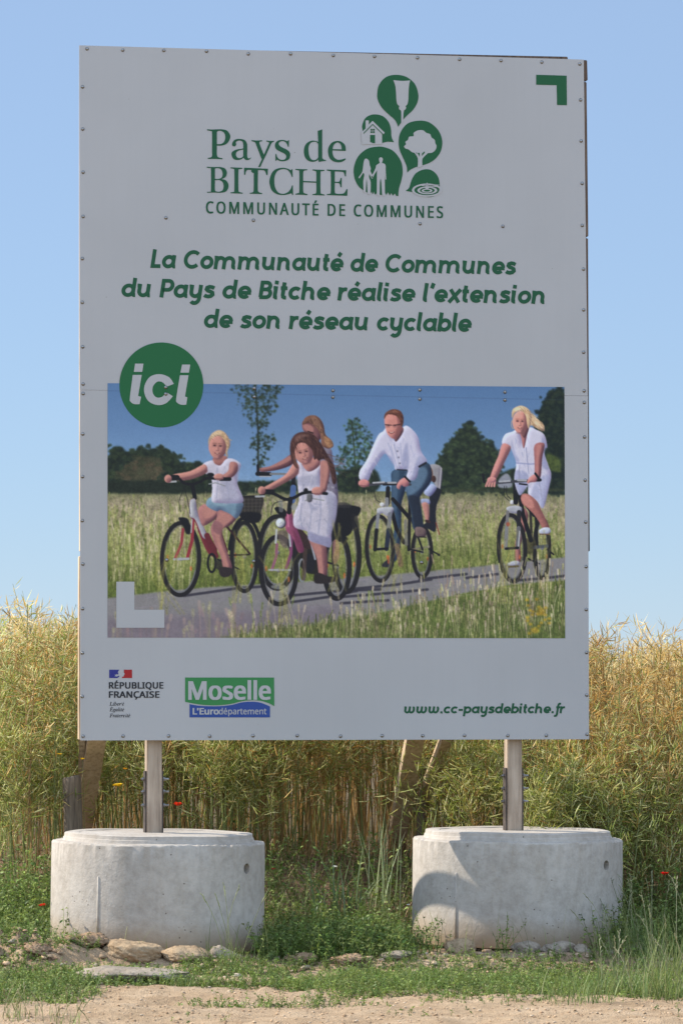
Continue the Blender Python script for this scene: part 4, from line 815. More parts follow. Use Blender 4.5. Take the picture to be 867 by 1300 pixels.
# lettering ---------------------------------------------------------
GLYPHS = {"sans":{"e":[379,[276,347,313,312,337,264,345,169,98,169,113,100,129,76,152,58,180,47,292,55,328,69,328,17,210,-7,147,3,96,30,59,76,39,140,39,215,57,279,90,326,138,357,196,367,226,364],[99,216,283,216,273,269,245,306,195,318,147,306,114,271]],"d":[413,[255,56,274,74,295,129,295,220,275,282,256,302,229,314,193,318,164,313,140,301,122,280,101,218,101,138,122,78,141,58,165,46,228,46],[270,340,301,314,297,510,356,510,356,0,308,0,297,48,254,9,211,-5,143,-2,107,14,77,40,55,76,41,123,37,179,41,236,55,283,78,319,108,346,144,361,211,365]],"p":[413,[142,20,112,46,116,-161,57,-161,57,360,105,360,116,311,158,351,201,365,270,362,305,346,335,320,358,284,372,238,376,181,372,124,358,78,335,41,305,14,269,-1,202,-5],[159,303,140,286,119,231,119,140,138,78,157,58,184,46,240,44,273,60,305,110,315,181,304,253,291,280,272,301,248,313,185,314]],"a":[377,[71,335,170,365,233,363,266,353,291,337,308,314,319,283,322,0,279,0,265,51,216,7,144,-7,86,5,63,19,45,40,34,67,31,100,36,133,50,161,73,183,106,200,203,215,265,217,256,286,230,311,154,315,89,291],[94,81,110,55,158,41,212,52,251,86,264,144,264,176,140,163,103,138,95,121]],"r":[277,[267,363,260,308,203,311,154,286,123,236,116,192,116,0,57,0,57,360,105,360,115,294,160,345,201,364]],"t":[242,[100,11,77,37,63,78,62,314,11,314,11,343,62,366,86,443,121,443,121,360,225,360,225,314,121,314,123,86,137,57,228,49,228,4,167,-7]],"m":[628,[386,352,452,367,489,363,520,353,543,335,560,310,570,277,574,0,515,0,515,232,507,279,483,308,442,317,410,314,385,304,367,287,347,234,345,0,286,0,286,232,278,279,253,308,212,317,180,313,155,302,137,283,118,226,116,0,57,0,57,360,105,360,117,311,144,342,202,365,273,360,310,340,336,306,350,325]],"n":[415,[302,0,302,230,293,278,266,307,222,317,186,313,158,302,139,283,119,226,116,0,57,0,57,360,105,360,117,311,146,342,208,365,270,363,302,353,328,335,346,310,357,277,361,0]],"R":[418,[306,369,297,391,281,407,230,425,126,427,126,249,233,252,283,272,307,313],[252,476,296,464,329,446,353,419,367,385,370,319,348,264,276,215,408,0,337,0,221,198,126,198,126,0,65,0,65,480]],"P":[406,[126,187,126,0,65,0,65,480,249,475,295,463,329,443,353,415,367,380,370,313,354,264,320,224,263,196,225,189],[276,261,295,279,306,304,306,364,296,387,280,405,225,425,126,428,126,238,216,241]],"U":[491,[107,42,81,78,66,121,60,171,60,480,121,480,124,133,135,102,152,78,176,60,208,49,286,50,317,61,341,80,367,135,370,480,430,480,428,137,410,80,373,34,318,4,243,-7,188,-1,143,15]],"B":[437,[218,225,126,225,126,51,261,54,290,62,311,76,333,116,333,165,310,202,288,215],[294,411,242,426,126,428,126,275,251,278,299,295,319,330,319,378],[65,0,65,480,257,477,303,468,338,453,364,431,379,400,382,334,361,290,320,262,293,251,363,224,394,180,400,136,395,96,380,63,356,36,322,16,282,4]],"L":[352,[65,0,335,0,335,54,126,54,126,480,65,480]],"I":[228,[144,48,200,35,200,0,27,0,27,35,83,48,83,431,27,445,27,480,200,480,200,445,144,431]],"Q":[525,[344,5,459,-114,372,-114,263,-7,174,7,139,24,84,76,52,150,41,241,52,331,84,404,139,456,174,473,263,487,349,473,414,433,458,370,481,288,480,185,468,135,448,91,421,54,386,25],[263,434,214,428,174,411,143,382,122,344,109,297,105,240,109,184,122,137,143,98,173,69,213,51,263,46,312,51,352,69,382,98,403,137,416,184,420,240,416,297,403,344,382,382,352,411,313,428]],"E":[373,[126,224,126,53,333,53,333,0,65,0,65,480,333,480,333,426,126,426,126,277,321,277,321,224]],"F":[349,[126,203,126,0,65,0,65,480,333,480,333,426,126,426,126,257,320,257,320,203]],"A":[429,[290,202,214,419,193,347,138,202],[308,148,118,148,61,0,0,0,187,482,242,482,428,0,366,0]],"N":[510,[389,480,445,480,445,0,375,0,116,398,121,0,65,0,65,480,135,480,394,83]],"C":[424,[215,-3,174,7,139,24,85,75,52,149,41,240,53,330,88,403,146,455,183,472,271,486,364,474,404,458,379,407,292,432,223,427,182,410,149,381,124,343,110,296,105,240,109,184,123,137,146,98,178,69,219,52,385,65,385,13,286,-6]],"S":[369,[326,459,307,408,192,433,142,425,112,400,103,348,120,313,296,221,330,173,337,128,332,89,317,56,291,29,256,9,215,-3,70,4,34,16,34,74,143,47,201,48,249,66,274,101,272,151,247,183,96,256,54,300,40,364,49,410,74,446,138,480,219,485]],"M":[609,[455,480,544,480,544,0,484,0,486,420,326,0,277,0,116,420,121,0,65,0,65,480,154,480,305,87]],"o":[406,[263,301,236,313,203,317,169,313,143,301,123,281,101,220,101,141,123,80,143,59,170,46,203,42,237,46,263,59,283,80,306,141,306,220,283,281],[156,361,236,364,290,345,333,307,361,252,370,181,365,126,350,79,325,42,291,15,250,-1,172,-4,117,15,75,53,46,109,37,181,42,236,57,282,82,318,116,345]],"s":[322,[143,317,99,298,95,257,269,159,290,118,287,67,274,41,253,20,189,-4,66,4,35,16,35,70,128,42,198,47,225,66,231,111,168,155,58,211,36,253,38,299,51,323,99,356,211,364,284,343,264,296,216,312]],"l":[173,[57,0,116,0,116,510,57,510]],"u":[415,[296,134,299,360,358,360,358,0,310,0,298,48,269,17,207,-5,144,-3,111,7,86,25,68,49,57,83,53,360,113,360,113,128,122,81,148,52,193,42,229,46,256,57,276,76]],"O":[525,[349,473,414,433,458,370,481,288,481,193,458,110,414,47,384,24,349,7,263,-7,174,7,139,24,84,76,52,150,41,241,52,331,84,404,139,456,174,473,263,487],[143,382,122,344,109,297,105,240,109,184,122,137,143,98,173,69,213,51,263,46,312,51,352,69,382,98,403,137,416,184,420,240,416,297,403,344,382,382,352,411,313,428,263,434,214,428,174,411]],"T":[373,[366,426,217,426,217,0,156,0,156,426,7,426,7,480,366,480]],"D":[490,[371,432,420,374,446,293,449,244,442,170,420,109,383,61,333,27,272,7,199,0,65,0,65,480,259,477,301,468],[126,428,126,52,191,52,299,73,364,136,385,242,380,301,364,348,338,383,302,408,258,423]]},"ital":{"L":[449,[296,38,349,69,395,138,420,138,372,-6,-32,-6,-18,19,24,30,46,74,133,431,83,446,89,471,287,471,278,446,234,435,211,391,124,40]],"i":[177,[72,39,129,93,148,74,88,7,33,-14,3,-3,6,87,47,277,10,282,15,304,134,319],[138,466,163,428,138,390,94,399,85,443,94,456]],"b":[340,[235,168,237,239,208,273,158,270,107,214,56,39,65,22,130,23,195,78],[42,449,49,473,167,490,114,269,152,305,213,322,253,315,285,294,312,218,293,135,208,30,126,-9,45,-11,-4,17,-8,52,75,448]],"e":[287,[67,264,146,314,224,319,259,290,251,222,212,184,65,129,77,48,119,32,165,45,221,89,239,71,167,7,88,-13,48,-6,16,17,-4,52,3,167],[140,275,73,166,164,203,190,235,193,287]],"r":[224,[105,213,154,286,206,323,241,299,231,248,176,243,168,254,100,155,45,-6,-21,-6,44,273,6,279,10,302,130,318]],"t":[187,[134,310,190,310,182,277,125,277,71,38,124,88,142,68,86,6,33,-14,4,-4,1,63,58,277,12,277,17,301,78,331,133,398,159,398]],"E":[454,[123,431,74,446,80,471,447,471,425,358,403,366,387,422,212,423,167,266,285,280,317,332,342,332,291,155,268,155,261,224,158,231,119,34,280,40,360,98,383,134,408,134,355,-6,-41,-6,-28,19,14,30]],"g":[286,[224,-73,183,-127,109,-156,14,-153,-49,-109,-58,-74,-35,-18,25,24,0,57,50,121,17,149,4,194,24,259,77,307,178,321,246,302,295,302,295,260,253,252,234,170,182,124,84,109,67,88,198,24,221,-3],[167,-47,54,12,11,-24,-3,-64,16,-110,75,-126,147,-109],[75,211,83,147,130,139,174,192,174,284,130,292]],"a":[342,[196,-15,170,-5,175,83,123,19,50,-14,4,7,-13,64,13,178,86,279,134,311,183,322,221,312,231,295,237,315,300,315,232,41,281,88,300,73,244,7],[211,231,205,284,184,293,128,262,59,74,65,47,96,42,129,69]],"l":[173,[141,72,55,-8,3,-3,8,101,89,448,52,453,54,476,174,491,68,41,122,91]],"F":[406,[126,431,76,446,84,471,428,471,405,349,380,349,365,420,216,425,173,264,274,277,313,331,338,331,290,150,264,150,258,221,164,229,121,32,176,17,173,-6,-39,-6,-24,19,25,39]],"n":[364,[108,205,184,286,263,321,297,311,299,221,259,40,310,99,331,84,277,9,206,-12,183,28,233,265,98,139,47,-6,-20,-6,50,275,10,279,14,302,139,306]]}}
def accents(ch, G):
    """Accented letters: the plain letter with its mark added, in the font's own units."""
    top = lambda g: max(v for l in g[1:] for v in l[1::2]); wid = lambda g: max(v for l in g[1:] for v in l[0::2])
    if ch in 'éÉ':
        b = G['e' if ch == 'é' else 'E']; h = top(b); w = wid(b); k = top(G['L']) / 714
        return [b[0]] + b[1:] + [[w * .42, h + 50 * k, w * .42 + 75 * k, h + 50 * k, w * .42 + 175 * k, h + 200 * k, w * .42 + 75 * k, h + 200 * k]]
    if ch == 'Ç':
        b = G['C']; w = wid(b); k = top(G['L']) / 714
        return [b[0]] + b[1:] + [[w * .5, -12 * k, w * .5 + 70 * k, -12 * k, w * .5 + 90 * k, -90 * k, w * .5 + 10 * k, -210 * k, w * .5 - 70 * k, -210 * k, w * .5, -90 * k]]
    if ch == '’':
        k = top(G['L']) / 714; return [230 * k] + [[v * k for v in (50, 714, 165, 714, 120, 470, 55, 470)]]
    return G[ch]
def typeset(txt, G, left, right, pyb, pyb2, cap, shear=0, track=0):
    """Lines of letters: left and right photo columns, photo rows of the baseline at both ends, capital height in photo pixels."""
    a, b = B(left, pyb), B(right, pyb2); loops = []; x = 0
    items = []; capu = max(v for l in G['L'][1:] for v in l[1::2]); track = track * capu / 714
    for ch in txt:
        g = accents(ch, G) if ch != ' ' else [260 * capu / 714]
        items.append((x, g)); x += g[0] + track
    xs = [x0 + v for x0, g in items for l in g[1:] for v in l[0::2]]
    lo, hi = min(xs), max(xs); sx = (b[0] - a[0]) / (hi - lo)
    zc = B(left, pyb - cap)[1]; sz = (zc - a[1]) / capu; zb = (a[1] + b[1]) / 2
    for x0, g in items:
        for l in g[1:]:
            loops.append([(a[0] + (x0 + l[i] - lo + shear * l[i + 1]) * sx, zb + l[i + 1] * sz) for i in range(0, len(l), 2)])
    return loops

# the round italic letters of the announcement: pen strokes with square ends, x-height 100
def arc(cx, cy, rx, ry, a0, a1, n=14): return [(cx + rx * math.cos(math.radians(a0 + (a1 - a0) * i / n)), cy + ry * math.sin(math.radians(a0 + (a1 - a0) * i / n))) for i in range(n + 1)]
BOWL = arc(52, 50, 37, 36, 0, 360, 28)
TAIL = lambda x: [(x, 28), (x + 2, 19), (x + 9, 14), (x + 19, 14)]
ARCH = lambda x0, x1: arc((x0 + x1) / 2, 52, (x1 - x0) / 2, 34, 168, 0, 12) + TAIL(x1)
CUP = lambda x0, x1, top=100: [(x0, top), (x0, 48)] + arc((x0 + x1) / 2, 48, (x1 - x0) / 2, 34, 180, 360, 12)[1:]
SPUR = lambda x, y=86: [(x - 16, y), (x + 4, y)]
LET = {
 'o': (104, [BOWL]), 'c': (94, [arc(52, 50, 37, 36, 42, 318, 22)]),
 'e': (104, [arc(52, 50, 37, 36, 2, 318, 24), [(17, 46), (101, 46)]]),
 'a': (112, [BOWL, [(89, 100)] + TAIL(89)]), 'd': (112, [BOWL, [(89, 144)] + TAIL(89)]),
 'b': (104, [arc(52, 50, 37, 36, 0, 360, 28), [(15, 144), (15, 0)]]), 'p': (104, [BOWL, [(15, 100), (15, -42)], SPUR(12)]),
 'u': (118, [SPUR(16), CUP(18, 84), [(84, 100)] + TAIL(84)]), 'n': (116, [SPUR(16), [(18, 100), (18, 0)], ARCH(18, 84)]),
 'm': (184, [SPUR(16), [(18, 100), (18, 0)], arc(50, 52, 32, 34, 168, 0, 12) + [(82, 0)], ARCH(82, 152)]),
 'i': (50, [SPUR(16), [(18, 100)] + TAIL(18), [(18, 114), (18, 142)]]), 'l': (46, [[(18, 144)] + TAIL(18)]),
 't': (62, [[(24, 130), (24, 34), (28, 21), (38, 15), (52, 15)], [(2, 86), (52, 86)]]),
 'h': (116, [[(18, 144), (18, 0)], ARCH(18, 84)]), 'r': (72, [SPUR(16), [(18, 100), (18, 0)], [(18, 52), (24, 70), (38, 83), (54, 86), (66, 84)]]),
 's': (88, [[(78, 76), (62, 84), (42, 87), (24, 80), (21, 67), (32, 57), (52, 51), (68, 43), (72, 29), (60, 17), (40, 13), (20, 17), (10, 24)]]),
 'y': (106, [SPUR(16), CUP(18, 84), [(84, 100), (84, 0)] + arc(52, -2, 32, 36, 0, -140, 12)[1:]]),
 'x': (98, [[(10, 100), (86, 0)], [(88, 100), (10, 0)]]), 'w': (160, [SPUR(16), CUP(18, 74), [(74, 100), (74, 48)], CUP(74, 132, 48) + [(132, 70), (126, 84), (112, 90)]]),
 'f': (64, [[(72, 136), (54, 138), (42, 128), (38, 108), (38, -16), (30, -34), (14, -38), (2, -34)], [(14, 86), (64, 86)]]),
 'L': (84, [[(18, 141), (18, 15), (80, 15)]]), 'C': (128, [arc(70, 70, 55, 56, 44, 316, 26)]),
 'P': (100, [[(18, 0), (18, 126), (56, 126)] + arc(56, 92, 32, 34, 90, -90, 14)[1:] + [(18, 58)]]),
 'B': (104, [[(18, 15), (18, 126), (52, 126)] + arc(52, 100, 28, 26, 90, -90, 12)[1:] + [(18, 74)], [(18, 74), (58, 74)] + arc(58, 44.5, 30, 29.5, 90, -90, 12)[1:] + [(10, 15)]]),
 ' ': (52, []), '.': (44, [[(22, 0), (22, 30)]]), '-': (76, [[(8, 50), (66, 50)]]), '’': (38, [[(22, 144), (12, 104)]]),
}
def pen(lines, parent, name, m, shear=.155, width=29, track=3):
    """lines: (text, left, right, baseline row left, baseline row right, capital rows). One mesh for the lettering; strokes lie a hair apart."""
    V, F = [], []; k = 0
    for txt, left, right, pb, pb2, xh in lines:
        a, b = B(left, pb), B(right, pb2); zb = (a[1] + b[1]) / 2; sz = (B(left, pb - xh)[1] - a[1]) / 100
        x = 0; st = []
        for ch in txt:
            base = {'é': 'e'}.get(ch, ch); adv, ss = LET[base]
            ss = list(ss) + ([[(54, 114), (70, 142)]] if ch == 'é' else [])
            st += [[(x + p[0] + shear * p[1], p[1]) for p in s_] for s_ in ss]; x += adv + (track if ch != ' ' else 0)
        xs = [p[0] for s_ in st for p in s_]; lo, hi = min(xs) - width * .5, max(xs) + width * .5; sx = (b[0] - a[0]) / (hi - lo)
        for s_ in st:
            p = np.array(s_, float); n = len(p); k += 1
            d = np.diff(p, axis=0); d /= np.maximum(1e-6, np.linalg.norm(d, axis=1, keepdims=True))
            closed = np.linalg.norm(p[0] - p[-1]) < .01
            for i in range(n):
                d0 = d[i - 1] if i > 0 else (d[-1] if closed else d[0]); d1 = d[i] if i < n - 1 else (d[0] if closed else d[-1])
                t = d0 + d1; t /= np.linalg.norm(t); nrm = np.array([-t[1], t[0]]); w = width / 2 / max(.5, t @ d1)
                for sgn in (1, -1):
                    q = p[i] + nrm * w * sgn
                    V.append((a[0] + (q[0] - lo) * sx, -.0012 - .00002 * (k % 40), zb + q[1] * sz))
                if i < n - 1:
                    o = len(V) - 2; F.append((o, o + 1, o + 3, o + 2))
    me = bpy.data.meshes.new(name); me.from_pydata(V, [], F); me.update()
    bm = bmesh.new(); bm.from_mesh(me); bm.normal_update()
    for f in bm.faces:
        if f.normal.y > 0: f.normal_flip()
    bm.to_mesh(me); bm.free()
    return link(name, me, m, parent)
for ln in (('La Communauté de Communes', 191.5, 656.4, 340.2, 348.8, 16.9), ('du Pays de Bitche réalise l’extension', 154.6, 692.8, 376.6, 386.2, 16.9), ('de son réseau cyclable', 259.2, 600.3, 416.2, 421.4, 16.9)):
    pen([ln], board, 'announcement_line', TEXTG)
pen([('www.cc-paysdebitche.fr', 511.8, 718, 905.4, 905.8, 8.9)], board, 'web_address_text', TEXTG)

# the logo at the top: name in roman letters, five green drops with pictures
ZA = (255, 155, 8.67); ZB = (350, 155, 8.67)
logo_a = ["70,78* 120,82 180,80 235,80 290,95 325,150 310,210 270,248 215,260 178,258* 178,350 185,380 210,393 240,398* 240,409* 160,406 78,405* 78,395* 110,388 125,370 125,300 125,120 115,100 72,92*",
 "178,112* 178,243* 225,240 258,215 271,165 258,120 225,98 192,98",
 "345,242 362,205 395,188 440,186 485,200 508,235 512,280 511,370 520,395 535,399 552,388* 549,401 530,415 500,418 480,405 472,390* 445,410 400,418 360,405 340,365 345,330 385,305 440,295 468,290* 467,240 455,212 425,203 400,210 386,224 391,248 375,268 352,262",
 "468,302* 425,312 395,330 387,360 400,388 428,397 455,388 468,375*",
 "557,198* 610,203 675,200* 675,212* 650,216 645,230 660,275 695,360* 730,280 750,235 748,221 722,214* 722,203* 765,207 807,207* 807,216* 785,226 765,260 720,360 690,420 655,495* 632,495* 672,410* 655,370 610,250 595,222 560,210*",
 "68,492* 150,495 215,495 265,510 288,550 280,595 255,618 232,627 275,640 305,685 300,735 270,768 215,778 150,776 70,778* 70,768* 100,765 113,750 113,520 100,508 68,503*",
 "157,513* 157,625* 195,625 230,610 241,570 228,525 195,508 172,508", "157,640* 157,745 170,763 205,766 240,750 252,710 243,665 215,642 185,638*",
 "328,498* 458,503* 458,514* 425,520 415,540 415,740 425,768 462,778* 462,788* 328,783* 328,773* 360,768 370,745 370,540 360,515 328,510*",
 "478,502* 740,514* 735,585* 722,583* 710,545 690,531 630,528* 628,740 640,770 675,782* 675,793* 540,788* 540,778* 570,772 582,745 584,562* 566,556 555,540 560,528* 520,526 500,540 490,580* 477,580*"]
logo_b = ["147,200* 145,272* 135,272* 120,235 95,213 60,211 35,230 42,258 75,280 125,305 155,335 160,370 145,410 95,430 45,428 18,415 5,427* -2,425* -2,350* 8,350* 18,385 45,410 80,416 108,403 116,375 100,350 50,325 8,300 -8,265 0,228 28,203 70,196 105,202 128,210 140,198*",
 "462,97* 512,80* 512,370 518,400 530,412 553,418* 553,428* 510,432 475,440* 468,412* 440,432 395,437 350,420 320,380 310,325 320,265 350,225 395,205 440,207 468,218*", "468,240* 445,220 410,218 380,235 362,275 362,330 375,385 400,415 435,417 460,400 468,385*",
 "770,318* 625,312* 625,340 640,385 675,412 715,413 765,400* 770,410 735,435 690,443 630,430 590,390 575,325 585,270 620,225 670,208 720,215 760,250 771,295", "627,298* 725,300* 722,265 705,235 675,225 645,245 630,275",
 "185,520* 188,605* 178,603* 160,560 125,525 75,518 20,540 -8,590 -15,650 -5,720 30,775 85,790 135,770 165,735 180,697* 190,697* 192,803* 182,803* 172,785 140,795 80,803 20,795 -40,755 -66,680 -64,620 -35,550 10,515 75,503 130,512 165,528 178,518*",
 "217,515* 348,520* 348,530* 315,535 303,555 303,648* 447,655* 447,560 438,540 405,532* 405,521* 537,527* 537,537* 505,543 493,560 493,765 503,788 538,798* 538,808* 405,803* 405,793* 437,787 447,765 447,668* 303,662* 303,760 315,782 350,793* 350,804* 217,798* 217,788* 250,780 260,760 260,555 250,533 217,526*",
 "562,522* 775,530* 773,598* 762,597* 750,560 730,548 650,543* 650,657* 690,657 705,645 715,615* 727,615* 725,718* 713,717* 705,685 690,672 650,670* 650,765 660,785 700,790 745,785 765,765 778,737* 790,738* 787,812* 562,803* 562,793* 595,787 606,765 606,560 595,542 562,533*"]
flat_mesh('logo_text', trace(logo_a, *ZA) + trace(logo_b, *ZB), TEXTG, board)
flat_mesh('logo_subtitle_text', typeset('COMMUNAUTÉ DE COMMUNES', GLYPHS['sans'], 262, 561.8, 270.6, 276.8, 14.8, track=170), TEXTG, board, bold=.0017)
ZL = (440, 80, 6.193)
emblem = flat_mesh('logo_emblem', trace(["405,502* 380,450 330,405 275,350 245,290 240,240 255,170 310,110 390,93 470,110 535,165 562,245 555,310 520,370 475,412 440,450",
 "125,525* 122,490 145,435 190,408 240,405 290,422 330,465 348,520 352,580 371,623* 325,619 278,628 222,633* 183,618 150,600 130,560",
 "475,862* 470,810 440,740 415,680 408,610 425,540 480,475 570,453 650,468 720,530 750,610 740,690 700,750 650,785 600,803 540,820 500,840",
 "405,1045* 410,990 430,920 440,850 425,770 370,695 300,663 240,658 160,675 90,735 57,820 60,900 90,965 130,1000 185,1030* 196,1012* 204,1034* 214,1010* 222,1036* 240,1020* 262,1036* 290,1040* 304,1022* 312,1038* 324,1016* 338,1042* 350,1022* 362,1044* 378,1026* 390,1046*",
 "462,1005* 490,980 510,920 545,865 610,836 670,845 715,890 730,950 725,1000 700,1040 650,1055 590,1045 540,1020 500,1012"], *ZL), GREEN, board)
def ell(cx, cy, rx, ry, n=28): return ' '.join('%.1f,%.1f' % (cx + rx * math.cos(k * 6.2832 / n), cy + ry * math.sin(k * 6.2832 / n)) for k in range(n))
white = ["365,135* 430,141 498,138* 490,170 485,230 483,290 475,325 462,340 466,352 460,365 450,373 445,400 443,445* 436,475* 428,470* 428,400 425,375 412,364 410,350 412,338 398,325 390,290 387,230 380,175",
 "203,455* 298,548* 288,562* 277,553* 277,640* 120,640* 112,540* 128,535* 148,516* 148,452* 173,452* 173,486*",
 "450,655 465,640 460,620 480,605 490,580 525,575 525,550 560,530 600,530 625,550 655,560 665,585 690,605 695,630 705,655 695,685 670,705 637,709* 600,745 592,770 594,812* 556,824* 558,750 530,706* 510,700 485,680 460,672",
 "155,752 174,768 180,800 189,830 186,850 200,880 206,905* 195,908* 178,872* 175,900 188,940 186,1036* 164,1030* 160,950 155,910* 152,950 148,1024* 132,1014* 130,930 138,880 130,862* 100,908* 92,900* 120,860 128,820 133,780 141,758",
 "260,786* 255,770 254,752 268,741 283,752 281,770 276,786* 303,800 306,850 310,915* 302,918* 295,850* 298,900 300,1046* 278,1044* 272,940 266,908* 260,940 258,1044* 236,1042* 237,900 238,842* 213,884 204,910* 193,897* 225,830 232,805"]
flat_mesh('logo_emblem_picture', trace(white, *ZL), WHITEP, emblem, -.0027)
rip = [ell(630, 1000, 118, 52), ell(630, 1000, 100, 40), ell(632, 1002, 78, 30), ell(632, 1002, 58, 22), ell(630, 1004, 42, 15), ell(630, 1004, 26, 8), "630,938* 642,970 644,985 630,994 616,985 618,970", "610,950* 728,958* 728,962* 610,955*", "590,962* 728,972* 728,977* 590,967*"]
flat_mesh('logo_ripple', trace(rip[:6], *ZL), WHITEP, emblem, -.0027); flat_mesh('logo_ripple', trace(rip[6:], *ZL), WHITEP, emblem, -.0031)
flat_mesh('logo_emblem_detail', trace(["183,566* 222,566* 222,632* 200,629 183,619*", "187,518* 201,518* 201,532* 187,532*", "205,518* 219,518* 219,532* 205,532*", "187,537* 201,537* 201,551* 187,551*", "205,537* 219,537* 219,551* 205,551*",
 "130,551* 203,479* 288,560* 284,565* 203,488* 134,557*", "540,705* 552,706* 550,714*", "556,708* 572,706* 571,738*", "590,712* 610,695* 612,706* 589,732*"], *ZL), GREEN, emblem, -.0039)
# green corner mark, white corner mark, round badge
flat_mesh('corner_mark', trace(["175,303* 510,313* 513,638* 405,636* 400,418* 175,413*"], 660, 60, 8.67), GREEN, board)
flat_mesh('corner_mark', trace(["52,747* 118,747* 118,850* 228,850* 228,916* 52,916*"], 130, 480, 2.89), WHITEP, board, -.0028)
ZI = (130, 430, 4.129)
badge = flat_mesh('round_badge', trace([ell(310, 242.5, 219.5, 222.5, 64)], *ZI, k=2), BADGE, board, -.0029)
flat_mesh('badge_text', trace(["172,131* 216,131* 210,174* 166,174*", "160,190* 207,190* 190,290 191,301 204,304* 196,343* 168,343 148,330 145,308", "375,237* 350,202 300,186 250,200 222,245 222,290 245,330 290,348 335,338 370,302* 335,280* 315,304 285,308 265,285 266,250 290,225 318,230 337,252*",
 "418,136* 461,136* 454,178* 410,178*", "407,192* 452,192* 435,294 436,304 446,307* 440,346* 412,346 390,333 388,310"], *ZI), WHITEP, badge, -.0041)
# partners at the foot
ZR = (130, 840, 9.633)
flat_mesh('flag_mark', trace(["87,98* 212,98* 197,118 194,135 200,150 188,156* 178,150* 168,160* 152,158* 160,170* 150,184* 166,178* 182,184* 200,170* 212,180* 196,192 188,200* 87,200*"], *ZR), FLAGB, board)
flat_mesh('flag_mark', trace(["262,98* 366,98* 366,200* 243,200* 243,184* 262,182 266,170 276,150 270,136 264,125 271,113*"], *ZR), REDP, board)
flat_mesh('partner_text', typeset('RÉPUBLIQUE', GLYPHS['sans'], 139, 207.4, 873.9, 874.1, 7.8, track=30) + typeset('FRANÇAISE', GLYPHS['sans'], 139, 202.4, 885.5, 885.7, 7.8, track=30), BLACKP, board, bold=.0016)
flat_mesh('partner_motto_text', typeset('Liberté', GLYPHS['ital'], 139.4, 158, 895.8, 895.8, 4.7) + typeset('Égalité', GLYPHS['ital'], 139.4, 158, 903, 903, 4.7) + typeset('Fraternité', GLYPHS['ital'], 139.4, 165.8, 910.6, 910.6, 4.7), BLACKP, board)
ZM = (225, 850, 6.422)
mos = flat_mesh('department_logo', trace(["66,65* 790,65* 792,298* 740,272 680,255 600,250 520,260 440,280 340,291 240,290 150,280 66,263*"], *ZM), MOSG, board)
mob = flat_mesh('department_logo', trace(["102,282* 190,296 330,299 440,289 520,269 600,262 680,270 757,301* 757,390* 102,390*"], *ZM), BLUEP, board)
flat_mesh('department_text', typeset('Moselle', GLYPHS['sans'], 225 + 97 / 6.422, 225 + 758 / 6.422, 850 + 243 / 6.422, 850 + 243.5 / 6.422, 145 / 6.422, track=-6), WHITEP, mos, -.0027, .0040)
flat_mesh('department_text', typeset('L’Euro', GLYPHS['sans'], 225 + 130 / 6.422, 225 + 337 / 6.422, 850 + 365 / 6.422, 850 + 365 / 6.422, 50 / 6.422), WHITEP, mob, -.0027, .0019)
flat_mesh('department_text', typeset('département', GLYPHS['sans'], 225 + 341 / 6.422, 225 + 727 / 6.422, 850 + 365 / 6.422, 850 + 365 / 6.422, 50 / 6.422), WHITEP, mob, -.0027, .0005)

# ------------------------------------------------------------------ the two precast concrete rings that weigh the posts down
def concrete_nodes(seed):
    def f(t, b):
        n1 = noise(t, 2.6, 5, .6); n2 = noise(t, 26, 5, .7); n3 = noise(t, 85, 3, .6); st = noise(t, 4 + seed, 4, .6, 'Object', (2.2, 2.2, .6))
        c = ramp(t, n1.outputs[0], [(.28, (.365, .32, .272)), (.5, (.43, .382, .33)), (.72, (.495, .447, .392))]).outputs[0]
        c = mixc(t, .75, c, ramp(t, n2.outputs[0], [(.32, (.76, .75, .73)), (.6, (1.04, 1.04, 1.03))]).outputs[0], 'MULTIPLY')
        c = mixc(t, .55, c, ramp(t, st.outputs[0], [(.25, (.86, .82, .76)), (.52, (1, 1, 1)), (.75, (1.04, 1.04, 1.04))]).outputs[0], 'MULTIPLY')
        # earth splashed up at the foot
        tc = t.nodes.new('ShaderNodeTexCoord'); sp = t.nodes.new('ShaderNodeSeparateXYZ'); t.links.new(tc.outputs['Object'], sp.inputs[0])
        ad = t.nodes.new('ShaderNodeMath'); ad.operation = 'MULTIPLY_ADD'; ad.inputs[1].default_value = .12; t.links.new(n1.outputs[0], ad.inputs[0]); t.links.new(sp.outputs[2], ad.inputs[2])
        r = ramp(t, ad.outputs[0], [(.075, (1, 1, 1)), (.22, (0, 0, 0))])
        c = mixc(t, r.outputs[0], c, (.36, .27, .175))
        # pin holes
        vo = t.nodes.new('ShaderNodeTexVoronoi'); vo.inputs['Scale'].default_value = 40; t.links.new(tc.outputs['Object'], vo.inputs[0])
        pm = noise(t, 5.5, 2, .5); pr = ramp(t, pm.outputs[0], [(.44, (1, 1, 1)), (.60, (.0, .0, .0))])
        mx = t.nodes.new('ShaderNodeMath'); mx.operation = 'ADD'; t.links.new(vo.outputs['Distance'], mx.inputs[0]); t.links.new(pr.outputs[0], mx.inputs[1])
        hole = ramp(t, mx.outputs[0], [(.10, (.35, .33, .3)), (.17, (1, 1, 1))])
        t.links.new(mixc(t, 1, c, hole.outputs[0], 'MULTIPLY'), b.inputs['Base Color'])
        a1 = t.nodes.new('ShaderNodeMath'); a1.operation = 'MULTIPLY_ADD'; a1.inputs[1].default_value = .35; t.links.new(n3.outputs[0], a1.inputs[0]); t.links.new(n2.outputs[0], a1.inputs[2])
        a2 = t.nodes.new('ShaderNodeMath'); a2.operation = 'ADD'; t.links.new(a1.outputs[0], a2.inputs[0]); t.links.new(hole.outputs[0], a2.inputs[1])
        bump(t, b, a2.outputs[0], .6, .006)
    return f
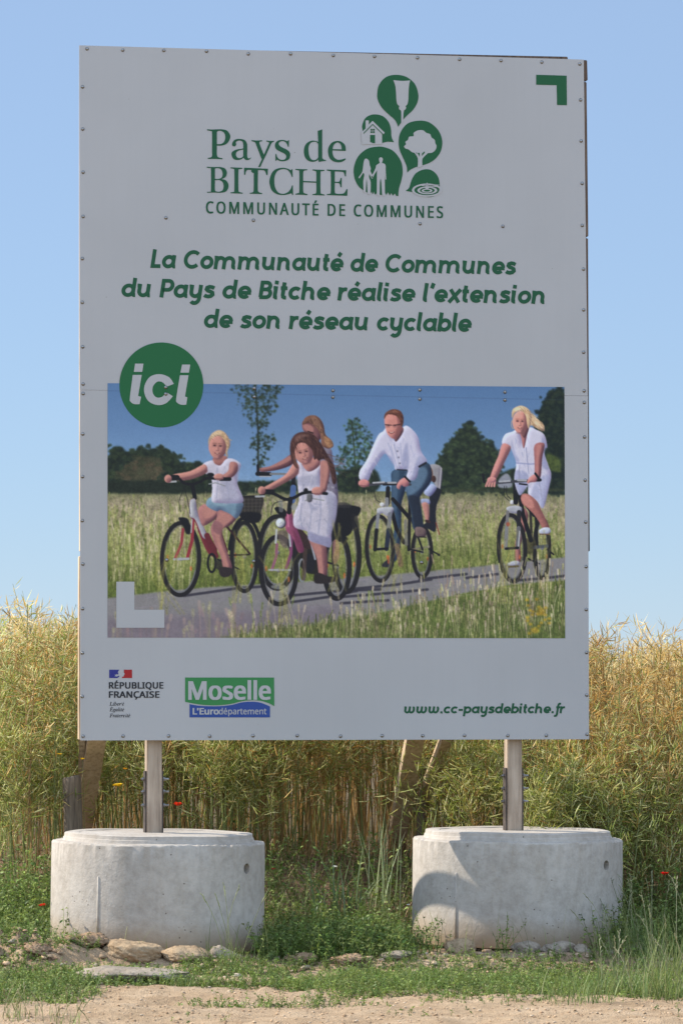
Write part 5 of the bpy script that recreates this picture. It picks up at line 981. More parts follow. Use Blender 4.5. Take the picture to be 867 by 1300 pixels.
def concrete_ring(xy, R, seam_az, hole_az, hole_z, tilt, seed, label, pit=None):
    root = empty('concrete_ring', (xy[0], xy[1], RING_Z)); root.rotation_euler = (math.radians(.5), math.radians(tilt), 0)
    tag(root, label, 'concrete ring', 'concrete rings carrying the billboard')
    m = mat('cast_concrete', (.4, .38, .35), .9, 0, concrete_nodes(seed), .25)
    H = .512
    prof = [(R - .13, .0), (R - .004, .0), (R, .006), (R, .12), (R, .25), (R, .4), (R, H - .008), (R - .006, H), (R - .052, H + .001), (R - .054, H + .006), (R - .056, H + .016), (R - .060, H + .019), (R - .061, H + .024), (R - .062, H + .036), (R - .066, H + .038), (R - .075, H + .040), (R - .115, H + .040), (R - .13, H + .037), (R - .13, H + .02), (R - .13, .2)]
    n = 300; bm = bmesh.new(); rings = []; rnd = np.random.RandomState(seed); ph = rnd.rand(6) * 6; cz = vnoise(np.arange(n) * .35, np.zeros(n), 1.0, seed) * .6 + .4 * rnd.rand(n)
    for j, (r, z) in enumerate(prof):
        row = []
        for k in range(n):
            a_ = 2 * math.pi * k / n; e_ = .0012 * math.sin(3 * a_ + ph[0]) + .0008 * math.sin(7 * a_ + ph[1])
            chip = 0
            if j in (6, 7): chip = -.022 * max(0, cz[k] - .62) - .004 * rnd.rand()
            row.append(bm.verts.new(((r + e_ + chip) * math.cos(a_), (r + e_ + chip) * math.sin(a_), z + (chip * .9 if j in (6, 7) else 0) + (.0015 * math.sin(5 * a_ + ph[2]) if j > 6 else 0))))
        rings.append(row)
    for a_, b_ in zip(rings, rings[1:] + rings[:1]):
        for k in range(n): bm.faces.new((a_[k], a_[(k + 1) % n], b_[(k + 1) % n], b_[k]))
    bmesh.ops.recalc_face_normals(bm, faces=bm.faces)
    me = bpy.data.meshes.new('ring_body'); bm.to_mesh(me); bm.free()
    body = link('ring_body', me, m, root)
    # lifting hole: a real recess cut into the wall
    def cutter(az, z, r, depth):
        d = Vector((math.cos(az), math.sin(az), 0)); b2 = bmesh.new()
        bmesh.ops.create_cone(b2, cap_ends=True, segments=24, radius1=r * .9, radius2=r, depth=.1, matrix=Matrix.Translation(d * (R + .05 - depth) + Vector((0, 0, z))) @ d.to_track_quat('Z', 'Y').to_matrix().to_4x4())
        mc = bpy.data.meshes.new('cut'); b2.to_mesh(mc); b2.free(); return link('cut', mc)
    cuts = [cutter(hole_az, hole_z, .026, .06)] + ([cutter(*pit)] if pit else [])
    for c in cuts:
        c.parent = root
        bo = body.modifiers.new('hole', 'BOOLEAN'); bo.object = c; bo.operation = 'DIFFERENCE'; bo.solver = 'EXACT'
    bpy.context.view_layer.update()
    me2 = bpy.data.meshes.new_from_object(body.evaluated_get(bpy.context.evaluated_depsgraph_get()))
    body.modifiers.clear(); body.data = me2; me2.name = 'ring_body'
    for c in cuts: bpy.data.objects.remove(c)
    bm = bmesh.new(); bm.from_mesh(me2)
    for e_ in bm.edges:
        if len(e_.link_faces) == 2 and e_.calc_face_angle(0) > .6: e_.smooth = False
    for f_ in bm.faces: f_.smooth = True
    bm.to_mesh(me2); bm.free()
    # ridge left by the joint of the mould
    bm = bmesh.new(); d = Vector((math.cos(seam_az), math.sin(seam_az), 0)); s = Vector((-d.y, d.x, 0))
    w0, w1, z1 = .0085, .006, .36
    q = lambda w, o, z: d * (R - .004 + o) + s * w + Vector((0, 0, z))
    hull8(bm, [q(-w0, 0, .004), q(w0, 0, .004), q(w1, .0085, .004), q(-w1, .0085, .004)], [q(-w0 * .9, 0, z1), q(w0 * .9, 0, z1), q(w1 * .8, .0075, z1 - .006), q(-w1 * .8, .0075, z1 - .006)], .0015)
    from_bm('mould_ridge', bm, m, root, True)
    # earth and gravel filled in round the post
    bm = bmesh.new(); n = 40; c = bm.verts.new((0, 0, H + .037)); prev = None; rows = []
    for rr in (.12, .24, .33, R - .131):
        rows.append([bm.verts.new((rr * math.cos(2 * math.pi * k / n), rr * math.sin(2 * math.pi * k / n), H + .033 + .004 * rnd.rand())) for k in range(n)])
    for k in range(n): bm.faces.new((c, rows[0][k], rows[0][(k + 1) % n]))
    for a_, b_ in zip(rows, rows[1:]):
        for k in range(n): bm.faces.new((a_[k], b_[k], b_[(k + 1) % n], a_[(k + 1) % n]))
    from_bm('ring_fill', bm, m, root, True)
    return root
R_ = math.radians
concrete_ring(RING_XY[0], .516, R_(180 + 59), R_(-33), .395, .75, 3, 'grey precast concrete ring under the billboard post beside the round wooden stake')
concrete_ring(RING_XY[1], .516, R_(180 + 52.5), R_(-36), .395, .55, 8, 'grey precast concrete ring under the billboard post crossed by curved shadows', (R_(-27), .155, .014, .02))

# ------------------------------------------------------------------ stakes, stones
def round_stake():
    p = at(91, 1060, 1.15); base = gz(p.x, p.y); top = at(92, 986, 1.15).z; r = .048; o = empty('wooden_stake', (p.x, p.y, float(base)))
    tag(o, 'short round weathered wooden stake behind the ring at the left', 'stake')
    bm = bmesh.new(); n = 22; rows = []; h = top - base; rd = random.Random(2)
    offs = [rd.uniform(-.003, .003) for _ in range(n)]
    for z, k in ((-.08, 1.05), (.1, 1.03), (.25, 1.0), (h - .03, .98), (h - .006, .97), (h, .9), (h + .002, .5)):
        rows.append([bm.verts.new(((r + offs[i]) * k * math.cos(6.2832 * i / n) + (h - z) * .03, (r + offs[i]) * k * math.sin(6.2832 * i / n), z + (.006 * math.cos(6.2832 * i / n) if z > h - .04 else 0))) for i in range(n)])
    for a_, b_ in zip(rows, rows[1:]):
        for i in range(n): bm.faces.new((a_[i], a_[(i + 1) % n], b_[(i + 1) % n], b_[i]))
    bm.faces.new(rows[-1])
    from_bm('stake_body', bm, M_STAKE, o, True)
round_stake()
def peg():
    p = at(527, 1080, 1.82); g = float(gz(p.x, p.y)); o = empty('timber_peg', (p.x, p.y, g)); tag(o, 'thin grey timber peg between the two struts left of the right post', 'peg')
    bm = bmesh.new(); z = Vector((p.x, p.y, g)); beam(bm, Vector((0, 0, -.1)), at(540, 962, 1.82) - z, .045, .04, Vector((1, 0, 0)), .004); from_bm('peg_body', bm, M_STAKE, o)
peg()
def rock_nodes(c0, c1):
    def f(t, b):
        n1 = noise(t, 9, 6, .7); n2 = noise(t, 60, 4, .7)
        c = ramp(t, n1.outputs[0], [(.3, c0), (.7, c1)]).outputs[0]
        t.links.new(mixc(t, .6, c, ramp(t, n2.outputs[0], [(.3, (.6, .58, .56)), (.65, (1.1, 1.1, 1.1))]).outputs[0], 'MULTIPLY'), b.inputs['Base Color']); bump(t, b, n2.outputs[0], .8, .01)
    return f
M_SAND = mat('sandstone', (.4, .3, .2), .95, 0, rock_nodes((.28, .185, .105), (.48, .355, .225)), .2)
M_GREYR = mat('grey_stone', (.3, .26, .2), .95, 0, rock_nodes((.21, .17, .13), (.40, .335, .26)), .2)
M_CLOD = mat('soil_clod', (.3, .2, .12), 1, 0, rock_nodes((.25, .155, .09), (.42, .29, .185)), .1)
def rock_mesh(sx, sy, sz, seed, flat=.0, rough=.25):
    bm = bmesh.new(); bmesh.ops.create_icosphere(bm, subdivisions=5, radius=1); rd = np.random.RandomState(seed)
    V = np.array([v.co[:] for v in bm.verts])
    for _ in range(5 if rough < .5 else 0):                   # chop flat facets
        d = rd.randn(3); d /= np.linalg.norm(d); k = .62 + .3 * rd.rand(); ex = V @ d - k; V = V - np.clip(ex, 0, None)[:, None] * d[None] * .9
    for f_, am in ((1.6, .24), (3.5, .15), (8, .10), (17, .06), (31, .03)):
        nz = vnoise(V[:, 0] + V[:, 2] * .7, V[:, 1] - V[:, 2] * .6, f_, seed) - .5; V = V * (1 + am * rough * 4 * nz)[:, None]
    V = V * [sx, sy, sz]
    for v, c in zip(bm.verts, V): v.co = c
    bmesh.ops.recalc_face_normals(bm, faces=bm.faces); me = bpy.data.meshes.new('rock'); bm.to_mesh(me); bm.free(); me.shade_smooth(); return me
# (photo column and row of the middle, world y, width, depth, height in metres, material, label)
ROCKS = [
 (167, 1220, -.82, .290, .25, .135, M_SAND, 'large rounded ochre stone wedged under the front of the ring beside the round stake'),
 (231, 1220, -.82, .235, .20, .095, M_SAND, 'blocky split ochre stone with grass on it, right beside the rounded one'),
 (283, 1216, -.74, .150, .14, .085, M_GREYR, 'small grey stone in the weeds under the right end of the ring by the stake'),
 (173, 1250, -1.62, .520, .34, .13, M_GREYR, 'broad flat stone slab half sunk at the edge of the dirt track'),
 (584, 1203, -.44, .145, .13, .095, M_SAND, 'cube shaped ochre stone in front of the ring with the curved shadows'),
 (667, 1209, -.46, .130, .13, .080, M_GREYR, 'grey stone under the middle of the ring with the curved shadows'),
 (708, 1213, -.50, .170, .14, .075, M_GREYR, 'pale flat topped stone third from left under the ring with the curved shadows'),
 (737, 1214, -.46, .110, .11, .070, M_GREYR, 'smallest stone under the right part of the ring with the curved shadows'),
 (818, 1214, -.40, .210, .16, .080, M_GREYR, 'grey stone in the grass at the far right beyond the concrete ring'),
 (445, 1222, -.80, .160, .12, .055, M_CLOD, 'brown clod of earth in the weeds between the two rings'),
 (378, 1218, -.74, .130, .11, .050, M_CLOD, 'small brown clod of earth just right of the ring with the round stake'),
 (505, 1219, -.72, .150, .14, .055, M_GREYR, 'low grey stone in the weeds left of the ring with the curved shadows'),
 (46, 1222, -.98, .150, .13, .070, M_CLOD, 'crumbly lump of brown earth on the soil heap near the left edge'),
 (105, 1212, -.80, .170, .15, .075, M_CLOD, 'crumbly lump of brown earth under the left end of the ring by the stake'),
]
for k, (px, py, y, w, d, h, m, lb) in enumerate(ROCKS):
    p = at(px, py, y); r = rock_mesh(w / 2, d / 2, h / 2, 40 + k, rough=.3 if m is not M_CLOD else .62); o = link('rock', r, m); o.location = p; o.rotation_euler = (0, 0, random.Random(k).uniform(-.5, .5))
    zb = float(gz(p.x, p.y)); o.location.z = max(min(p.z, zb + h * .42), zb + h * .12); tag(o, lb, 'stone' if m is not M_CLOD else 'clod', 'stones and clods along the foot of the rings')

# ------------------------------------------------------------------ the ripe rapeseed field
def U(n, a=0, b=1): return a + RNG.rand(n) * (b - a)
GOLD = np.array([[.76, .62, .34], [.66, .46, .17], [.58, .38, .12], [.70, .54, .24], [.50, .31, .10], [.64, .50, .20]])
LIME = np.array([[.68, .66, .36], [.36, .41, .09], [.43, .46, .12], [.54, .54, .20], [.33, .39, .09], [.62, .60, .28], [.48, .45, .14]])
def pick(pal, n): return pal[RNG.randint(len(pal), size=n)] * (.9 + .5 * RNG.rand(n, 1))
def rape_plants(s, X, Yy, Hh, low, gold, npod, nbr, lod=0, lean=.07):
    """Rape plants added to a soup: a stalk, side branches from height share `low` up, pods along each branch. gold: 0 green .. 1 ripe."""
    n = len(X); Z = gz(X, Yy); base = np.stack([X, Yy, Z - .02], 1)
    ln = RNG.randn(n, 2) * lean; top = base + np.stack([ln[:, 0] * Hh, ln[:, 1] * Hh, Hh * .93], 1)
    mid = base + (top - base) * .5 + np.stack([ln[:, 1], -ln[:, 0], 0 * Hh], 1) * .12
    gc = lambda g, k: np.where((RNG.rand(k) < g)[:, None], pick(GOLD, k), pick(LIME, k))
    stc = np.where((RNG.rand(n) < .35 + .5 * gold)[:, None], np.array([[.52, .36, .16]]), np.array([[.36, .39, .15]])) * (.75 + .5 * RNG.rand(n, 1))
    r = .0036 + .002 * RNG.rand(n)
    s.segs(base, mid, r * 1.15, r, stc); s.segs(mid, top, r, r * .45, stc)
    # branches
    m = n * nbr; pi = np.repeat(np.arange(n), nbr); f = U(m) ** .8; hs = low[pi] + (.97 - low[pi]) * f
    P = np.where((hs < .5)[:, None], base[pi] + (mid - base)[pi] * (hs * 2)[:, None], mid[pi] + (top - mid)[pi] * (hs * 2 - 1)[:, None])
    az = U(m, 0, 6.283); el = U(m, .35, 1.15); bl = U(m, .22, .48) * np.clip(1.15 - .55 * f, .3, 1)
    D = np.stack([np.cos(az) * np.cos(el), np.sin(az) * np.cos(el), np.sin(el)], 1); Q = P + D * bl[:, None]
    bc = stc[pi] * .9 + gc(gold[pi] * .7, m) * .2
    s.segs(P, Q, np.full(m, .0022), np.full(m, .001), bc)
    # pods on branches and on the leading shoot
    k = m * npod; bi = np.repeat(np.arange(m), npod); t = U(k, .18, 1.0); p0 = P[bi] + (Q - P)[bi] * t[:, None]
    pa = U(k, 0, 6.283); D0, A, Bv = Soup.frame(D[bi]); sd = A * np.cos(pa)[:, None] + Bv * np.sin(pa)[:, None]; op = U(k, .85, 1.5)[:, None]
    pd = D0 * np.cos(op) + sd * np.sin(op) + np.array([[0, 0, .10]])
    g = np.clip(gold[pi][bi] + .9 * ((p0[:, 2] - base[pi][bi][:, 2]) / 1.3 - .62), .02, .97); pc = gc(g, k)
    L = U(k, .048, .088); W = U(k, .0038, .0060)
    if lod == 0:
        pdn = pd / np.linalg.norm(pd, axis=1, keepdims=True); q0 = p0 + pdn * .014; s.segs(p0, q0, np.full(k, .0007), np.full(k, .0007), pc * .8); s.pods(q0, pd, L, W, pc, .2)
    else: s.leaves(p0, pd, sd, L * (1 + .3 * lod), W * (.95 + .55 * lod), pc, 0)
    k2 = n * npod * 2; li = np.repeat(np.arange(n), npod * 2); t = U(k2, .62, 1.0); p0 = mid[li] + (top - mid)[li] * (t * 2 - 1)[:, None] if False else base[li] + (top - base)[li] * t[:, None]
    a2 = U(k2, 0, 6.283); e2 = U(k2, -.1, .7); pd = np.stack([np.cos(a2) * np.cos(e2), np.sin(a2) * np.cos(e2), np.sin(e2)], 1); pc = gc(np.clip(gold[li] * 1.15, 0, 1), k2)
    if lod == 0: s.pods(p0, pd, U(k2, .05, .085), U(k2, .0038, .006), pc)
    else: s.leaves(p0, pd, np.cross(pd, [[0, 0, 1.]]), U(k2, .06, .1), U(k2, .0045, .007), pc, 0)
def front_edge(x):
    """How far back the crop begins at each x: it stands close at both sides, further back between the rings."""
    return 1.30 - .47 * sstep(.55, 1.15, x) + .5 * np.exp(-((x - .05) / .55) ** 2) + .45 * np.exp(-((x + 1.25) / .24) ** 2) + .25 * (vnoise(x, x * 0, 1.9, 21) - .5)
def ripeness(x, y): return np.clip(.34 + .42 * sstep(.75, 1.45, x) + .42 * np.exp(-((x + .1) / .8) ** 2) + .5 * (vnoise(x, y, 1.1, 31) - .5) + .10 * sstep(1.5, 5, y), .05, 1)
crop = Soup()
def sow(n, x0, x1, d0, d1, hh, lowf, npod, nbr, lod, gscale=1.0):
    X = U(n, x0, x1); Yy = front_edge(X) + d0 + (d1 - d0) * U(n); H = hh * (.87 + .2 * RNG.rand(n)) * (1 + .05 * np.sin(X * 2.1 + .6)) * (.98 + .03 * sstep(-1.2, -1.9, X) - .09 * sstep(.9, 1.5, X))
    rape_plants(crop, X, Yy, H, lowf(X), np.clip(ripeness(X, Yy) * np.clip(gscale + .65 * np.exp(-((X + .1) / .6) ** 2), 0, 1), 0, 1), npod, nbr, lod)
lowside = lambda x: np.clip(.20 + .17 * np.exp(-((x - .0) / .6) ** 2) + .1 * RNG.randn(len(x)), .12, .75)
sow(105, -1.95, 2.3, -.15, .3, .80, lowside, 12, 10, 0, .25)
sow(95, -1.95, 2.3, .1, .7, 1.08, lowside, 12, 10, 0, .7)
sow(160, -1.98, 2.4, .45, 1.8, 1.30, lambda x: lowside(x) + .08, 12, 10, 0)
sow(230, -2.3, 2.8, 1.6, 4.5, 1.34, lambda x: 0 * x + .42, 10, 8, 1)
sow(700, -4, 4, 4, 12, 1.33, lambda x: 0 * x + .5, 7, 6, 2)
sow(1500, -9, 9, 11, 45, 1.33, lambda x: 0 * x + .6, 4, 4, 3)
# bare lower stalks packed behind the front row
n = 700; X = U(n, -1.95, 2.2); Yy = front_edge(X) + U(n, .05, 2.2); b = np.stack([X, Yy, gz(X, Yy) - .02], 1); hh = U(n, .5, 1.15)
q = b + np.stack([RNG.randn(n) * .10, RNG.randn(n) * .06, hh], 1); cc = np.where((RNG.rand(n) < .68)[:, None], np.array([[.58, .40, .17]]), np.array([[.36, .40, .15]])) * (.7 + .6 * RNG.rand(n, 1))
crop.segs(b, q, U(n, .0022, .0042), U(n, .0016, .0026), cc)
tag(crop.build('rapeseed_crop', M_CROP), kind='stuff')

# single rape plants that stand out in front of the field
for px, y, h, lo, gd, ln, lb in ((70, 1.2, 1.40, .25, .35, .0, 'tallest rapeseed plant, its pods rising above the crop left of the billboard'), (34, 1.1, 1.2, .3, .3, .05, 'pale green rapeseed plant with wide pods at the left edge above the ring'),
                                 (560, 1.35, .70, .15, .1, .12, 'low green rapeseed plant spreading pods left of the right post'), (600, 1.1, .70, .12, .08, .1, 'low green rapeseed plant spreading pods just behind the ring with the curved shadows'), (700, 1.15, .85, .2, .15, .1, 'green rapeseed plant leaning over right of the right post'),
                                 (780, .95, 1.05, .15, .3, .12, 'bushy rapeseed plant with yellowish pods right of the billboard'), (835, .9, .9, .1, .2, .1, 'green rapeseed plant at the right edge above the poppy')):
    s_ = Soup(); x = at(px, 1000, y).x; rape_plants(s_, np.array([x, x + .035]), np.array([y, y + .03]), np.array([h, h * .93]), np.array([lo, lo]), np.array([gd, gd]), 14, 12, 0, ln)
    tag(s_.build('rapeseed_plant', M_CROP, None, (x, y, float(gz(x, y)))), lb, 'rapeseed plant', 'single rapeseed plants at the edge of the field')

# ------------------------------------------------------------------ low weeds, dry litter and grass
WEED = np.array([[.13, .19, .035], [.18, .235, .05], [.095, .155, .032], [.22, .26, .07], [.14, .18, .055]])
DRY = np.array([[.52, .37, .2], [.45, .28, .14], [.58, .45, .27], [.34, .19, .105], [.42, .33, .16]])
GRASS = np.array([[.15, .21, .05], [.21, .26, .075], [.11, .165, .045], [.28, .28, .12]])
def in_ring(x, y, g=.0): return np.minimum(np.hypot(x - RING_XY[0][0], y - RING_XY[0][1]), np.hypot(x - RING_XY[1][0], y - RING_XY[1][1])) < .50 + g
def sprigs(s, X, Yy, hmin, hmax, nl, pal, lsize):
    n = len(X); base = np.stack([X, Yy, gz(X, Yy) - .004], 1); h = hmin + (hmax - hmin) * RNG.rand(n) ** 1.4
    tip = base + np.stack([RNG.randn(n) * .35 * h, RNG.randn(n) * .35 * h, h], 1); c = pick(pal, n)
    s.segs(base, tip, np.full(n, .0016), np.full(n, .0008), c * .9)
    k = n * nl; i = np.repeat(np.arange(n), nl); t = U(k, .1, 1.0); P = base[i] + (tip - base)[i] * t[:, None]; az = U(k, 0, 6.283); el = U(k, -.25, .95)
    D = np.stack([np.cos(az) * np.cos(el), np.sin(az) * np.cos(el), np.sin(el)], 1); Nn = np.array([[0, 0, 1.]]) + RNG.randn(k, 3) * .45
    L = U(k, *lsize); s.leaves(P, D, Nn, L, L * U(k, .32, .6), c[i] * (.8 + .45 * RNG.rand(k, 1)), .25)
def scatter(n, x0, x1, y0, y1, dens):
    X = U(n, x0, x1); Yy = U(n, y0, y1); k = (RNG.rand(n) < dens(X, Yy)) & ~in_ring(X, Yy); return X[k], Yy[k]
cov = Soup()
# lush growth between and beside the rings
def lush(x, y):
    gap = sstep(-.95, -.7, y) * sstep(2.0, .55, y); side = np.clip(.75 + .5 * (vnoise(x, y, 2.3, 44) - .5), 0, 1)
    return gap * side * ~((y < -.12) & ((np.abs(x - RING_XY[0][0]) < .52) | (np.abs(x - RING_XY[1][0]) < .50)))
X, Yy = scatter(9500, -2.2, 2.2, -1.0, 2.0, lush); sprigs(cov, X, Yy, .03, .15, 9, WEED, (.010, .026))
X, Yy = scatter(1100, -.40, .32, -.72, .45, lambda x, y: .7 + 0 * x); sprigs(cov, X, Yy, .06, .20, 11, WEED, (.012, .030))
X, Yy = scatter(520, -1.0, .8, .35, 1.7, lambda x, y: .75 + 0 * x); sprigs(cov, X, Yy, .10, .34, 12, WEED * 1.1, (.014, .036))
X, Yy = scatter(700, -2.0, -1.15, -.1, 1.1, lambda x, y: .8 + 0 * x); sprigs(cov, X, Yy, .10, .36, 12, WEED * 1.2, (.014, .036))
X, Yy = scatter(700, 1.25, 2.2, -.2, 1.0, lambda x, y: .8 + 0 * x); sprigs(cov, X, Yy, .10, .42, 12, WEED * .9, (.014, .036))
X, Yy = scatter(900, -2.3, -1.3, -.6, .7, lambda x, y: .8 + 0 * x); sprigs(cov, X, Yy, .06, .22, 10, WEED * 1.15, (.012, .03))
X, Yy = scatter(700, 1.2, 2.3, -.8, .8, lambda x, y: .8 + 0 * x); sprigs(cov, X, Yy, .06, .24, 10, WEED, (.012, .03))
# patchy mat along the edge of the track
def mat_(x, y): return sstep(-2.85 + .12 * x, -2.15 + .10 * x, y + .55 * (vnoise(x, y, 1.2, 51) - .5)) * sstep(-.62, -.95, y) * (sstep(.32, .50, vnoise(x, y, 2.6, 52) + .22 * sstep(-.6, .8, x)))
X, Yy = scatter(30000, -2.2, 2.2, -3.2, -.6, mat_); sprigs(cov, X, Yy, .010, .065, 8, WEED * 1.12, (.008, .018))
X, Yy = scatter(1500, -2.2, 2.2, -4.3, -1.6, lambda x, y: sstep(.62, .72, vnoise(x, y, 2.3, 58)) * .8); sprigs(cov, X, Yy, .008, .035, 7, WEED, (.007, .015))
X, Yy = scatter(900, .7, 2.2, -4.2, -1.8, lambda x, y: sstep(1.0, 1.8, x + (y + 2) * .12) * .9); sprigs(cov, X, Yy, .015, .06, 8, WEED, (.008, .018))
tag(cov.build('ground_weeds', M_GREEN), kind='stuff')
lit = Soup()
# dry grass and stalks on the bank under the crop
X, Yy = scatter(7000, -2.3, 2.3, .25, 2.6, lambda x, y: sstep(.1, .7, y)); n = len(X)
P = np.stack([X, Yy, gz(X, Yy)], 1); lit.blades(P, U(n, 0, 6.283), U(n, .06, .24), U(n, .002, .0042), U(n, .4, 1.6), pick(DRY, n), U(n, .2, 1.3))
X, Yy = scatter(1300, -2.2, 2.2, -1.4, .8, lambda x, y: .5 + 0 * x); n = len(X); P = np.stack([X, Yy, gz(X, Yy) + .002], 1); lit.blades(P, U(n, 0, 6.283), U(n, .04, .14), U(n, .0015, .003), U(n, .2, 1.0), pick(DRY, n), U(n, .9, 1.5))
tag(lit.build('dry_grass', M_STRAW), kind='stuff')
gr = Soup()
def tuft(s, x, y, n, h0, h1, spread, pal, w=(.0022, .0042), bend=(.2, 1.1), lean=.25):
    X = x + RNG.randn(n) * spread; Y2 = y + RNG.randn(n) * spread; P = np.stack([X, Y2, gz(X, Y2) - .004], 1)
    s.blades(P, U(n, 0, 6.283), U(n, h0, h1), U(n, *w), U(n, *bend), pick(pal, n), np.abs(RNG.randn(n)) * lean, 5)
def seed_stalks(s, x, y, n, h0, h1, spread, col, head=.05):
    X = x + RNG.randn(n) * spread; Y2 = y + RNG.randn(n) * spread; h = U(n, h0, h1); P = np.stack([X, Y2, gz(X, Y2) - .004], 1); az = U(n, 0, 6.283); th = np.abs(RNG.randn(n)) * .22
    k = 5; p = P
    for i in range(k):
        d = np.stack([np.cos(az) * np.sin(th), np.sin(az) * np.sin(th), np.cos(th)], 1); q = p + d * (h / k)[:, None]
        s.segs(p, q, np.full(n, .0014), np.full(n, .0012), np.tile(col, (n, 1)) * (.85 + .3 * RNG.rand(n, 1))); p = q; th = th + U(n, 0, .16)
    for j in range(7):
        d2 = d + RNG.randn(n, 3) * .25; s.pods(p - d * (head * j / 5), d2, U(n, .014, .022), U(n, .003, .0045), np.tile(np.array(col) * 1.25, (n, 1)))
# scattered grass among the weeds
X, Yy = scatter(1500, -2.2, 2.2, -1.0, 1.2, lambda x, y: .5 * sstep(-.95, -.6, y)); n = len(X); P = np.stack([X, Yy, gz(X, Yy) - .004], 1)
gr.blades(P, U(n, 0, 6.283), U(n, .08, .30), U(n, .0022, .0045), U(n, .2, 1.3), pick(GRASS, n), np.abs(RNG.randn(n)) * .2, 5)
X, Yy = scatter(2600, -2.2, 2.2, -2.5, -.7, lambda x, y: mat_(x, y) * .8); n = len(X); P = np.stack([X, Yy, gz(X, Yy) - .004], 1)
gr.blades(P, U(n, 0, 6.283), U(n, .02, .075), U(n, .0015, .003), U(n, .2, 1.4), pick(GRASS, n), np.abs(RNG.randn(n)) * .4, 4)
tag(gr.build('wild_grass', M_GREEN), kind='stuff')
# countable tufts
def grass_thing(px, y, label, fn, name='grass_tuft', cat='grass tuft', group='tall grass tufts round the rings'):
    x = at(px, 1200, y).x; s = Soup(); fn(s, x, y); tag(s.build(name, M_GREEN, None, (x, y, float(gz(x, y)))), label, cat, group)
PALE = (.34, .33, .19); GRN = np.array([.15, .19, .07])
def big(n, h0, h1, sp, st=0): 
    def f(s, x, y):
        tuft(s, x, y, n, h0, h1, sp, GRASS)
        if st: seed_stalks(s, x, y, st, h1 * .8, h1 * 1.3, sp, PALE)
    return f
grass_thing(842, -2.6, 'dense tall green grass tuft in the right bottom corner of the photo', big(190, .14, .34, .085, 6))
grass_thing(788, -2.3, 'feathery green grass tuft left of the one in the corner', big(120, .10, .27, .075, 5))
grass_thing(735, -2.9, 'low spreading green grass tuft at the edge of the bare track on the right', big(120, .08, .22, .08))
grass_thing(856, -1.2, 'upright grass tuft beside the grey stone at the far right', big(90, .16, .40, .07, 7))
grass_thing(815, -.6, 'grass tuft with pale seed stalks right of the ring with the curved shadows', big(90, .15, .38, .06, 8))
grass_thing(770, -.75, 'thin seed stalks in front of the right end of the ring with the curved shadows', big(20, .1, .2, .03, 5))
grass_thing(295, -.95, 'thin tall grass with drooping seed heads at the right end of the first ring', lambda s, x, y: (tuft(s, x, y, 36, .08, .22, .05, GRASS), seed_stalks(s, x, y, 6, .3, .42, .05, (.28, .31, .13))))
grass_thing(490, .75, 'tall pale green cereal stalks standing left of the leaning timber', lambda s, x, y: tuft(s, x, y, 16, .45, .68, .05, np.array([[.22, .28, .14], [.28, .31, .17]]), (.006, .010), (.05, .35), .1))
grass_thing(428, .55, 'cereal stalks with broad blue green leaves midway between the rings', lambda s, x, y: tuft(s, x, y, 22, .25, .52, .07, np.array([[.13, .19, .085], [.17, .22, .11]]), (.008, .014), (.2, 1.2), .15))
grass_thing(20, -3.7, 'sparse spiky grass in the left bottom corner of the photo', lambda s, x, y: (tuft(s, x, y, 40, .05, .13, .07, GRASS), seed_stalks(s, x, y, 14, .06, .14, .08, (.30, .28, .13), .03)))
grass_thing(85, -3.9, 'second small spiky grass tuft on the bare track near the left bottom corner', lambda s, x, y: (tuft(s, x, y, 26, .04, .10, .05, GRASS), seed_stalks(s, x, y, 8, .06, .12, .06, (.30, .28, .13), .03)))
grass_thing(232, -1.9, 'short green grass tuft growing against the flat stone slab', big(60, .04, .10, .04))
# small flowering weeds at the foot of the second ring
def bushy(n, h0, h1, sp, nl=12):
    def f(s, x, y): sprigs(s, x + RNG.randn(n) * sp, y + RNG.randn(n) * sp, h0, h1, nl, WEED * 1.2, (.010, .024))
    return f
grass_thing(533, -.36, 'bushy green weed at the left foot of the ring with the curved shadows', bushy(34, .08, .20, .05), 'leafy_weed', 'weed', 'leafy weeds round the rings')
grass_thing(640, -.5, 'upright thin leafy weed before the middle of the ring with the curved shadows', bushy(9, .10, .26, .022), 'leafy_weed', 'weed', 'leafy weeds round the rings')
grass_thing(415, -.62, 'dark leafy weed clump midway between the two rings', bushy(50, .08, .2, .09), 'leafy_weed', 'weed', 'leafy weeds round the rings')
grass_thing(130, -1.75, 'low leafy weed patch left of the flat stone slab', bushy(60, .02, .06, .09), 'leafy_weed', 'weed', 'leafy weeds round the rings')

# flowers
STEMC = np.array([[.13, .18, .06]])
def flower(px, py, y, name, label, cat, petal, r, npet, up, group, stem_r=.0012):
    p = at(px, py, y); z0 = float(gz(p.x, y)); root = empty(name, (p.x, y, z0)); tag(root, label, cat, group)
    h = p.z - z0; s = Soup(); a = np.array([[0, 0, -.01]]); m1 = np.array([[.012, .006, h * .5]]); t_ = np.array([[0, 0, h]])
    s.segs(a, m1, np.array([stem_r * 1.3]), np.array([stem_r]), STEMC); s.segs(m1, t_, np.array([stem_r]), np.array([stem_r * .8]), STEMC); s.build('stem', M_GREEN, root)
    s = Soup(); k = npet; az = np.arange(k) * 6.283 / k + RNG.rand(k) * .4; el = up + RNG.randn(k) * .2
    D = np.stack([np.cos(az) * np.cos(el), np.sin(az) * np.cos(el), np.sin(el)], 1); Nn = np.stack([-np.cos(az) * np.sin(el), -np.sin(az) * np.sin(el), np.cos(el)], 1)
    s.leaves(np.tile(t_, (k, 1)), D, Nn, np.full(k, r), np.full(k, r * 1.5), np.tile(petal, (k, 1)) * (.85 + .3 * RNG.rand(k, 1)), -.15); s.build('blossom', M_PETAL, root)
RED = (.72, .022, .012); YEL = (.75, .50, .02)
